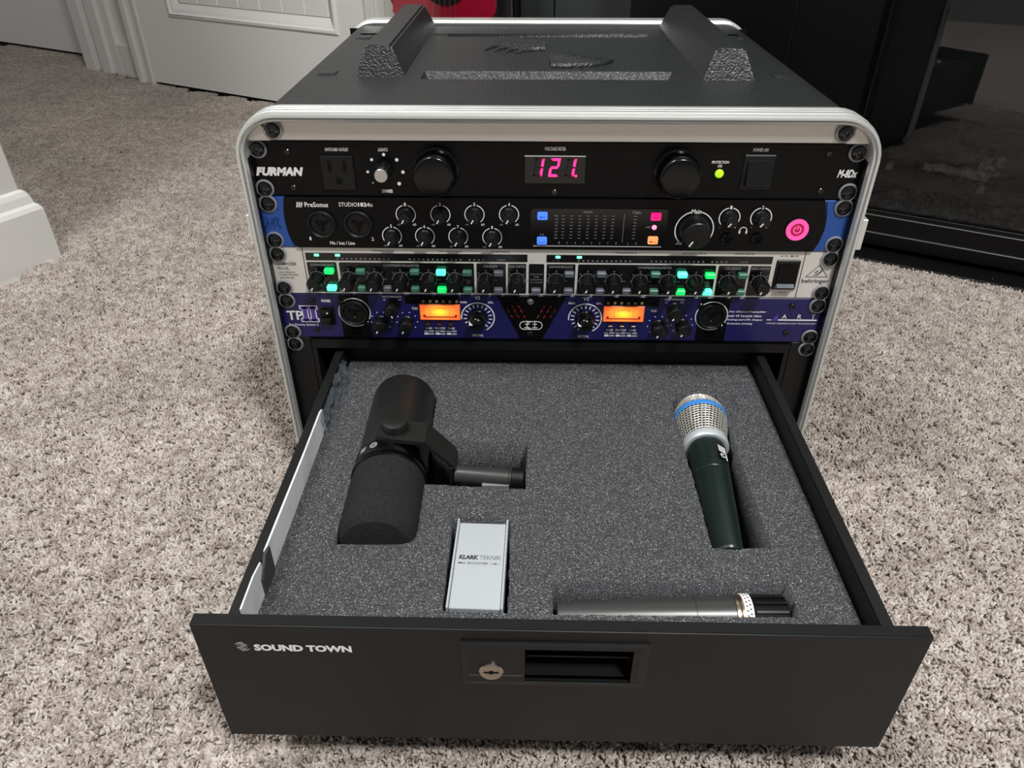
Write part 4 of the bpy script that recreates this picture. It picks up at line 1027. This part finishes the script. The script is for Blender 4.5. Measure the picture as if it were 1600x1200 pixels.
# ================================================================== DRAWER
FZ = -34.0                                   # foam top
def rack_drawer():
    t = empty('drawer_unit', (0, -100, -140), 'black steel rack drawer unit with lock, pulled out from the bottom of the case', 'drawer unit')
    # fixed housing
    for s_ in (-1, 1):
        a, c = sorted((s_ * 218.5, s_ * 241)); m = MB(); m.box(a, c, YF, 0, -132.8, -.3, .4); e = m.build('mounting_ear', 'black_metal_dark', t)
        a, c = sorted((s_ * 214, s_ * 218)); m = MB(); m.box(a, c, YF, 330, -132, -2); m.build('housing_side', 'black_metal_dark', t)
    m = MB(); m.box(-218, 218, YF - .5, 330, -2, -.6); m.box(-217.5, 217.5, YF - .5, YF + 1, -11.5, -.6, .3); m.build('housing_top', 'black_metal', t)
    for s_ in (-1, 1): screw(t, s_ * 232.6, -6.35, YF)
    # moving tray
    for s_ in (-1, 1):
        m = MB()
        x0, x1 = (s_ * 190.0, s_ * 197.5) if s_ > 0 else (s_ * 197.5, s_ * 190.0)
        m.box(x0, x1, -304, 16, -17.5, -16, .4); xo = s_ * 197.5; a, c = sorted((xo, xo - s_ * 1.4)); m.box(a, c, -304, 16, -128, -16.2)
        xi = s_ * 190; a, c = sorted((xi, xi + s_ * 1.4)); m.box(a, c, -304, 16, -128, -16.2)
        m.build('side_wall', 'black_metal_dark', t)
        a, c = sorted((s_ * 198, s_ * 205)); m = MB(); m.box(a, c, -150, 200, -92, -62, 1); m.build('slide_rail', 'black_metal', t)
    m = MB(); m.box(-198, 198, 12, 14, -128, -18, .3); m.build('back_wall', 'black_metal_dark', t)
    m = MB(); m.box(-198, 198, -304, 14, -128, -126); m.build('tray_floor', 'black_metal_dark', t)
    # front panel, with an opening for the grip
    xa, xb, za, zb_, yf, yb = -214.4, 213, -123.6, -9.6, -310, -302
    gx0, gx1, gz0, gz1 = -19.6, 44.0, -54.8, -23.8
    m = MB()
    m.box(xa, gx0, yf, yb, za, zb_); m.box(gx1, xb, yf, yb, za, zb_); m.box(gx0, gx1, yf, yb, gz1, zb_); m.box(gx0, gx1, yf, yb, za, gz0)
    bmesh.ops.remove_doubles(m.bm, verts=m.bm.verts[:], dist=1e-4)
    fp = m.build('front_panel', 'black_metal', t, smooth=False)
    m = MB(); m.box(xa + .1, xb - .1, yf - .7, yf + 1.2, zb_ - 1.6, zb_ + .25, .8, 3); m.build('panel_edge', 'black_metal', t)
    m = MB(); m.box(-189.6, 189.6, yb, -283.4, -37.5, -36); m.build('panel_fold', 'black_metal_dark', t)
    # moulded handle plate
    m = MB()
    X0, X1, Z0, Z1 = -57.2, 53.4, -60.4, -19.2
    yo = yf - 2.6
    P = [(X0, Z0), (X1, Z0), (X1, Z1), (X0, Z1)]; Q = [(X0 + 4, Z0 + 5), (X1 - 5, Z0 + 5), (X1 - 5, Z1 - 1.4), (X0 + 4, Z1 - 1.4)]
    H = [(gx0, gz0), (gx1, gz0), (gx1, gz1), (gx0, gz1)]
    def loop(L, y): return [m.bm.verts.new((x, y, z)) for x, z in L]
    a0 = loop(P, yf); a1 = loop(P, yf - 1.2); q0 = loop(Q, yo); h0 = loop(H, yo); hi = loop([(gx0 + 2, gz0 + 3.4), (gx1 - 2, gz0 + 3.4), (gx1 - 2, gz1 - 14), (gx0 + 2, gz1 - 14)], yf + 24)
    hm = loop(H, yf + 2)
    for A, B in ((a0, a1), (a1, q0), (q0, h0), (h0, hm), (hm, hi)):
        for i in range(4): m._f((A[i], A[(i + 1) % 4], B[(i + 1) % 4], B[i]))
    m._f(hi)
    h = m.build('handle', 'black_plastic', t, sharp=10)
    m = MB(); m.box(gx0 + .6, gx1 - .6, yf + 3, yf + 9, -38.2, -37, .3); m.build('grip_edge', 'black_metal', h)
    m = MB(); m.box(gx0 - .4, gx1 + .4, yo - .8, yo + .8, gz0 - 1.6, gz0 + .2, .5, 2); m.build('grip_lip', 'black_metal', h)
    m = MB(); m.box(X0 + 4.4, gx0 - 1, yo - .15, yo, -49.3, -48.9); m.build('plate_line', 'grey_button', h, smooth=False)
    # lock
    m = MB(); m.at(-39.6, yo, -44.6, [(7.4, 0), (7.4, .8), (6.7, 1.5), (6.0, 1.3), (.2, 1.3)], 36); l = m.build('lock', 'brass_lock', h)
    m = MB(); m.box(-44, -35.2, yo - 1.6, yo - 1.25, -45.2, -44.2); m.at(-39.6, yo - 1.25, -44.7, [(1.6, 0), (1.6, .3)], 12); m.build('keyhole', 'black_deep', l, smooth=False)
    # lettering and wave mark on the drawer front
    m = MB(); m.text('SOUND TOWN', -180.4, -122.2, -32.6, -26.4, yf - .0, bold=.045, ex=.3); m.build('lettering', 'white_print', t, smooth=False)
    m = MB()
    for sgn, ox, oz in ((1, -188.8, -27.3), (-1, -185.8, -30.4)):
        for k in range(3):
            m.tube([(ox + sgn * (-2.6 + 1.1 * k + 5 * (i / 6) ** 1.4), yf - .25, oz + sgn * (.2 + 1.9 * math.sin(i / 6 * 1.7) - 1.25 * k)) for i in range(7)], [.2 + .3 * min(1, i / 3) for i in range(7)], 5)
    m.build('wave_mark', 'grey_print', t)
rack_drawer()

# ------------------------------------------------------------------ foam insert with cut-outs
def foam():
    r = random.Random(11)
    def rough(P, step=3.0, j=.55):
        out = []
        for (x0, y0), (x1, y1) in zip(P, P[1:] + P[:1]):
            n = max(1, int(math.hypot(x1 - x0, y1 - y0) / step))
            for i in range(n):
                s_ = i / n; k = 0 if i == 0 else j; out.append((x0 + (x1 - x0) * s_ + r.uniform(-k, k), y0 + (y1 - y0) * s_ + r.uniform(-k, k)))
        return out
    outer = [(-188.4, -283), (188.4, -283), (188.4, 11), (-188.4, 11)]
    holes = [
        [(-155.8, -33.6), (-99.6, -36.6), (-98.4, -108.8), (-18.2, -109.4), (-20.4, -165.2), (-97.4, -161.0), (-99.6, -220.6), (-153.2, -224)],
        [(-73.4, -193), (-30.8, -196.4), (-30.4, -279), (-72.2, -278)],
        [(109.8, -37.6), (149.8, -36), (150, -221), (108.8, -221.4), (108.4, -150), (106.4, -104), (106.2, -70)],
        [(-2.4, -253), (151.4, -251.4), (152.4, -278.6), (-2, -279.4)]]
    cu = bpy.data.curves.new('foam_outline', 'CURVE'); cu.dimensions = '2D'; cu.fill_mode = 'BOTH'; cu.extrude = .028
    for P in [outer] + [rough(h) for h in holes]:
        sp = cu.splines.new('POLY'); sp.points.add(len(P) - 1); sp.use_cyclic_u = True
        for q, (x, y) in zip(sp.points, P): q.co = (x / 1000, y / 1000, 0, 1)
    o = bpy.data.objects.new('foam_outline', cu); C.objects.link(o)
    me = bpy.data.meshes.new_from_object(o.evaluated_get(bpy.context.evaluated_depsgraph_get()))
    bpy.data.objects.remove(o); bpy.data.curves.remove(cu)
    bm = bmesh.new(); bm.from_mesh(me); bpy.data.meshes.remove(me)
    zc = (FZ - FLOOR) / 1000 - .028
    for v in bm.verts: v.co.z += zc
    m = MB(); m.bm.free(); m.bm = bm
    for v in bm.verts: v.co = Vector((v.co.x * 1000, v.co.y * 1000, v.co.z * 1000 + FLOOR))
    m.box(-188.2, 188.2, -282.5, 10.5, -125.5, FZ - 56)
    f = m.build('foam_insert', 'foam', None, origin=(0, -140, -125), smooth=False)
    tag(f, 'dark grey speckled foam block with cut-outs filling the open drawer', 'foam insert')
foam()

# ------------------------------------------------------------------ broadcast microphone with yoke
def axis_matrix(p, d):
    """matrix taking the lathe axis (-Y) to direction d at p"""
    d = Vector(d).normalized(); y = -d; x = Vector((0, 0, 1)).cross(y)
    x = Vector((1, 0, 0)) if x.length < 1e-4 else -x.normalized()
    z = x.cross(y)
    return Matrix.Translation(p) @ Matrix((x, y, z)).transposed().to_4x4()
def broadcast_mic():
    t = empty('broadcast_microphone', (-126, -130, -60), 'black broadcast microphone with foam windscreen and yoke, in the left foam cut-out', 'microphone')
    zc = -37.0
    A = axis_matrix((-127.8, -42, zc), (4.2, -181, 0))
    m = MB(); m.lathe([(.3, 0), (18, .2), (23.5, 1.6), (26, 4.2), (27.2, 8), (27.2, 96)], A, 56); m.build('body', 'mic_black', t)
    m = MB(); m.lathe([(27.2, 95), (28.8, 96), (28.8, 107), (28.4, 108.5), (29.2, 110), (29.2, 113.5), (28.2, 114.5)], A, 56, False, False); m.build('collar', 'black_gloss', t)
    m = MB(); m.lathe([(27.6, 112), (28.2, 116), (28.0, 168), (26.8, 175), (23.5, 179.5), (17, 181), (.3, 181.3)], A, 48); m.build('windscreen', 'foam_dark', t)
    # emblem and box mark on the collar
    for a, kind in ((112, 'c'), (132, 'b')):
        aa = R(a); n = Vector((math.cos(aa), 0, math.sin(aa)))
        L_ = axis_matrix(A @ Vector((28.9 * n.x, -102, 28.9 * n.z)), n)
        m = MB()
        if kind == 'c': m.lathe([(1.4, 0), (3.2, 0), (3.2, .3), (1.4, .3)], L_, 20, False, False); m.box(-1.1, 1.1, -.3, 0, -.4, .4, 0, 1, L_)
        else: m.box(-2.6, 2.6, -.3, 0, -2.6, 2.6, 0, 1, L_)
        m.build('collar_mark', 'grey_print', t)
    # yoke: bent strap over the top, down the side to the stem block
    def strap(P, wd, th):
        mb = MB(); up = []; lo = []
        for (x, z, y0, y1) in P:
            up.append((mb.bm.verts.new((x, y0, z)), mb.bm.verts.new((x, y1, z)))); lo.append((mb.bm.verts.new((x - th * .4, y0, z - th)), mb.bm.verts.new((x - th * .4, y1, z - th))))
        for i in range(len(P) - 1):
            mb._f((up[i][0], up[i + 1][0], up[i + 1][1], up[i][1])); mb._f((lo[i][0], lo[i][1], lo[i + 1][1], lo[i + 1][0]))
            mb._f((up[i][0], lo[i][0], lo[i + 1][0], up[i + 1][0])); mb._f((up[i][1], up[i + 1][1], lo[i + 1][1], lo[i][1]))
        mb._f((up[0][0], up[0][1], lo[0][1], lo[0][0])); mb._f((up[-1][0], lo[-1][0], lo[-1][1], up[-1][1])); return mb
    m = strap([(-135, -6, -138, -118), (-122, -5.2, -143, -118), (-97, -5.4, -146, -122), (-75.5, -28, -146.5, -124), (-75, -56, -146.5, -124)], 22, 3.2)
    m.build('yoke', 'mic_black', t, sharp=25)
    m = MB(); m.box(-80, -74.5, -146.5, -124, -62, -30, .8); m.build('yoke_block', 'mic_black', t)
    m = MB(); m.lathe([(9.4, 0), (9.6, .8), (9.6, 6), (9.2, 7.2), (8.4, 7.6), (.2, 7.6)], axis_matrix((-121.3, -129.5, -5.2), (0, 0, 1)), 36); m.build('yoke_knob', 'mic_black', t)
    # stem, cable gland and knurled nut
    m = MB(); m.lathe([(7.2, 0), (7.2, 42), (6.2, 42.5), (6.2, 47)], axis_matrix((-75, -142.5, -40), (1, -.09, 0)), 30); m.build('stem', 'mic_grey', t)
    m = MB(); m.box(-54, -33, -154, -150.5, -46, -40.5, .4); m.build('stem_plate', 'grey_print', t)
    m = MB(); L_ = axis_matrix((-31, -146.4, -40), (1, -.09, 0)); m.lathe([(7.6, 0), (8.6, .6), (8.6, 9.2), (7.8, 10), (.2, 10)], L_, 28)
    for k in range(28): m.box(-.35, .35, -9, -.8, 8.3, 8.95, 0, 1, L_ @ Matrix.Rotation(2 * math.pi * k / 28, 4, 'Y'))
    m.build('knurled_nut', 'black_metal', t)
broadcast_mic()

# ------------------------------------------------------------------ handheld microphone with silver grille
def vocal_mic():
    t = empty('vocal_microphone', (125, -130, -55), 'dark green handheld microphone with silver mesh grille and blue ring, in the right foam cut-out', 'microphone')
    p0 = Vector((129.6, -48.5, -37)); d = Vector((-8.2, -173, -4.2))
    A = axis_matrix(p0, d)
    # grille profile along the axis: radius as a function of distance from the tip
    prof = [(.5, 0), (7, .8), (12.5, 3.2), (17, 8), (20, 14), (21.4, 20), (21.8, 26), (21.3, 32), (20.2, 39), (18.8, 46), (17.4, 53), (16.8, 56)]
    m = MB(); m.lathe([(max(.3, r - 1.1), t_ + .6) for r, t_ in prof], A, 28); m.build('grille_liner', 'grille_dark', t)
    def rad(s_):
        for (r0, t0), (r1, t1) in zip(prof, prof[1:]):
            if t0 <= s_ <= t1: return r0 + (r1 - r0) * (s_ - t0) / (t1 - t0)
        return prof[-1][0]
    m = MB(); ax = lambda s_, a, r: A @ Vector((r * math.cos(a), -s_, r * math.sin(a)))
    # woven wires: two families of helices plus hoops near the tip
    NW = 42
    for k in range(NW):
        P = []
        for i in range(19):
            s_ = 2.2 + (55 - 2.2) * i / 18; a = 2 * math.pi * k / NW + (i / 18) * .35; P.append(ax(s_, a, rad(s_) + .25 * (1 if (i + k) % 2 else -1)))
        m.tube(P, [.3 + .2 * min(1, i / 5) for i in range(19)], 4, False)
    hoops = [1, 2.6, 4.6, 6.8] + [9 + 2.55 * i for i in range(18)]
    for q, s_ in enumerate(hoops): m.tube([ax(s_, 2 * math.pi * i / 44, rad(s_) + .2 * (1 if i % 2 else -1)) for i in range(45)], .45, 4, False)
    m.build('mesh_grille', 'grille_wire', t, sharp=90)
    m = MB(); m.lathe([(21.9, 22.5), (22.6, 23), (22.6, 27.2), (22, 27.8)], A, 56, False, False); m.build('blue_band', 'blue_ring', t)
    m = MB(); m.lathe([(16.5, 54), (18.4, 55), (18.6, 60.5), (17.4, 62.4), (15.4, 62.6)], A, 48); m.build('collar', 'silver_box', t)
    m = MB(); m.lathe([(15.2, 62), (15.4, 66), (14.4, 88), (14.1, 94), (13.6, 94.6), (13.6, 95.4), (13.9, 96), (12.3, 135), (10.4, 172.5), (9.6, 174), (.3, 174)], A, 48)
    m.build('handle', 'mic_green', t, sharp=25)
    m = MB()
    for a in (55, 78, 100, 122, 144): m.box(-.5, .5, -86, -65.5, 14.4, 15.2, .1, 1, A @ Matrix.Rotation(R(90 - a), 4, 'Y'))
    m.build('handle_rib', 'mic_green', t)
    # printed badge
    L_ = A @ Matrix.Rotation(R(34), 4, 'Y')
    m = MB(); m.box(-4.2, 4.2, -87, -71, 13.9, 15.1, 0, 1, L_); bd = m.build('badge', 'black_deep', t, smooth=False)
    m = MB()
    for k in range(4): m.box(-3.8, 3.8, -72.6 - 1.9 * k, -71.6 - 1.9 * k, 15.0, 15.25, 0, 1, L_)
    m.box(2.9, 3.8, -86.6, -79, 15.0, 15.25, 0, 1, L_)
    m.tube([L_ @ Vector((2.2 * math.cos(i * .6) - .4, -82.6 - 2.0 * math.sin(i * .6), 15.2)) for i in range(10)], .4, 4)
    m.build('badge_print', 'white_print', bd, smooth=False)
vocal_mic()

# ------------------------------------------------------------------ slim instrument microphone, at the front edge
def instrument_mic():
    t = empty('instrument_microphone', (75, -266, -60), 'slim dark grey microphone with black slotted head, in the front foam cut-out', 'microphone')
    A = axis_matrix((0.5, -268.6, -49.5), (149, 2.4, .6))
    m = MB(); m.lathe([(.3, 0), (8.6, .2), (9.2, 1), (11.4, 55), (12.6, 88.5), (12.3, 88.7), (12.3, 89.3), (12.7, 89.5), (13.6, 114), (13.4, 114.3)], A, 44); m.build('handle', 'mic_grey', t, sharp=25)
    m = MB(); m.lathe([(13, 114), (14.2, 114.6), (14.2, 116.6), (13.2, 117.2), (14.3, 118), (14.3, 119.4)], A, 44); m.build('joint_ring', 'brass_lock', t)
    m = MB(); m.lathe([(14, 119), (14.7, 119.4), (14.7, 124.6), (14.2, 125)], A, 44); band = m.build('name_band', 'white_print', t)
    m = MB()
    for k in range(30):
        for q in range(2): m.box(-.45, .45, -121.4 - q * 2.2, -120.3 - q * 2.0, 14.55, 14.85, 0, 1, A @ Matrix.Rotation(R(k * 12 + q * 4), 4, 'Y'))
    m.build('band_lettering', 'dark_print', band, smooth=False)
    m = MB(); m.lathe([(13, 126), (13, 145), (12.2, 148), (10, 148.6), (.3, 148.6)], A, 36); m.build('head', 'black_deep', t)
    for k in range(14):
        m = MB(); m.box(-1.15, 1.15, -147.4, -126.4, 12.6, 14.1, .35, 1, A @ Matrix.Rotation(2 * math.pi * k / 14, 4, 'Y')); m.build('head_rib', 'black_gloss', t)
instrument_mic()

# ------------------------------------------------------------------ silver booster box
def booster():
    t = empty('mic_booster', (-51, -240, -70), 'small silver metal mic booster box lying in the middle foam cut-out', 'booster box')
    X = Matrix.Translation((-50.8, -239.6, 0)) @ Matrix.Rotation(R(-1.2), 4, 'Z')
    m = MB(); m.box(-16.4, 16.4, -38.2, 36.2, -64, -31.6, .5, 1, X); m.build('body', 'silver_box', t)
    for s_ in (-1, 1):
        a, c = sorted((s_ * 16.6, s_ * 18.0)); m = MB(); m.box(a, c, -39.4, 38.6, -64, -29.6, .3, 1, X); m.build('side_flange', 'silver_box', t)
    F = X @ Matrix(((1, 0, 0, 0), (0, 0, 1, 0), (0, -1, 0, -31.6), (0, 0, 0, 1)))     # text plane (x, y, z) -> (x, z, -y)
    m = MB(); m.text('KLARK', -13.8, -.8, 2.2, 6, 0, bold=.05, shear=.06, mtx=F); m.text('MIC BOOSTER', -13.8, 6, -2, -.2, 0, mtx=F); m.build('lettering', 'klark_print', t, smooth=False)
    m = MB(); m.text('TEKNIK', 0, 14.6, 2.2, 6, 0, bold=.012, shear=.06, mtx=F); m.text('CM-1', 7.4, 14, -2, -.2, 0, mtx=F); m.build('pale_lettering', 'klark_light', t, smooth=False)
booster()

# ------------------------------------------------------------------ papers and clear bag tucked along the drawer's left wall
def papers():
    t = empty('instruction_sheet', (-188, -200, -60), 'folded white paper sheet tucked between the foam and the left drawer wall', 'paper')
    def band(x, P, th):
        """P: list of (y, z_low, z_high, lean)"""
        mb = MB(); A = []
        for y, z0, z1, l in P: A.append([mb.bm.verts.new(q) for q in ((x + l, y, z1), (x + l + th, y, z1), (x + th + l * .2, y, z0), (x + l * .2, y, z0))])
        for a, c in zip(A, A[1:]):
            for i in range(4): mb._f((a[i], a[(i + 1) % 4], c[(i + 1) % 4], c[i]))
        mb._f(A[0]); mb._f(list(reversed(A[-1]))); return mb
    m = band(-188.9, [(-95, -60, -13.6, 0), (-100, -60, -12.6, -.2), (-150, -60, -12.2, .2), (-200, -60, -11.6, .1), (-252, -60, -10.6, .2)], 1.4); m.build('folded_sheet', 'paper', t)
    m = band(-188.6, [(-262, -60, -10, .4), (-275, -60, -8, .3), (-299, -60, -9.2, .1)], 1.1); m.build('sheet_corner', 'paper', t)
    m = band(-188.4, [(-247, -60, -11, .6), (-256, -60, -9.6, .9), (-268, -60, -20, .9)], 1.8); m.build('printed_flap', 'paper_print', t)
    t2 = empty('plastic_bag', (-187, -60, -60), 'crumpled clear plastic bag tucked at the rear left corner of the drawer', 'plastic bag')
    mb = MB(); r = random.Random(9); n, k = 22, 7; G = {}
    for i in range(n + 1):
        y = -104 + 90 * i / n
        for j in range(k + 1):
            top = -10 - 3 * abs(math.sin(i * 1.1)) if i < n - 2 else -12 - 4 * (i - n + 2)
            z = -42 + (top + 42) * j / k; G[i, j] = mb.bm.verts.new((-186.6 + r.uniform(-1.4, 2.2), y + r.uniform(-1, 1), z))
    for i in range(n):
        for j in range(k): mb.bm.faces.new((G[i, j], G[i + 1, j], G[i + 1, j + 1], G[i, j + 1]))
    bmesh.ops.solidify(mb.bm, geom=mb.bm.faces[:], thickness=.15)
    mb.build('film', 'film', t2, sharp=12)
papers()
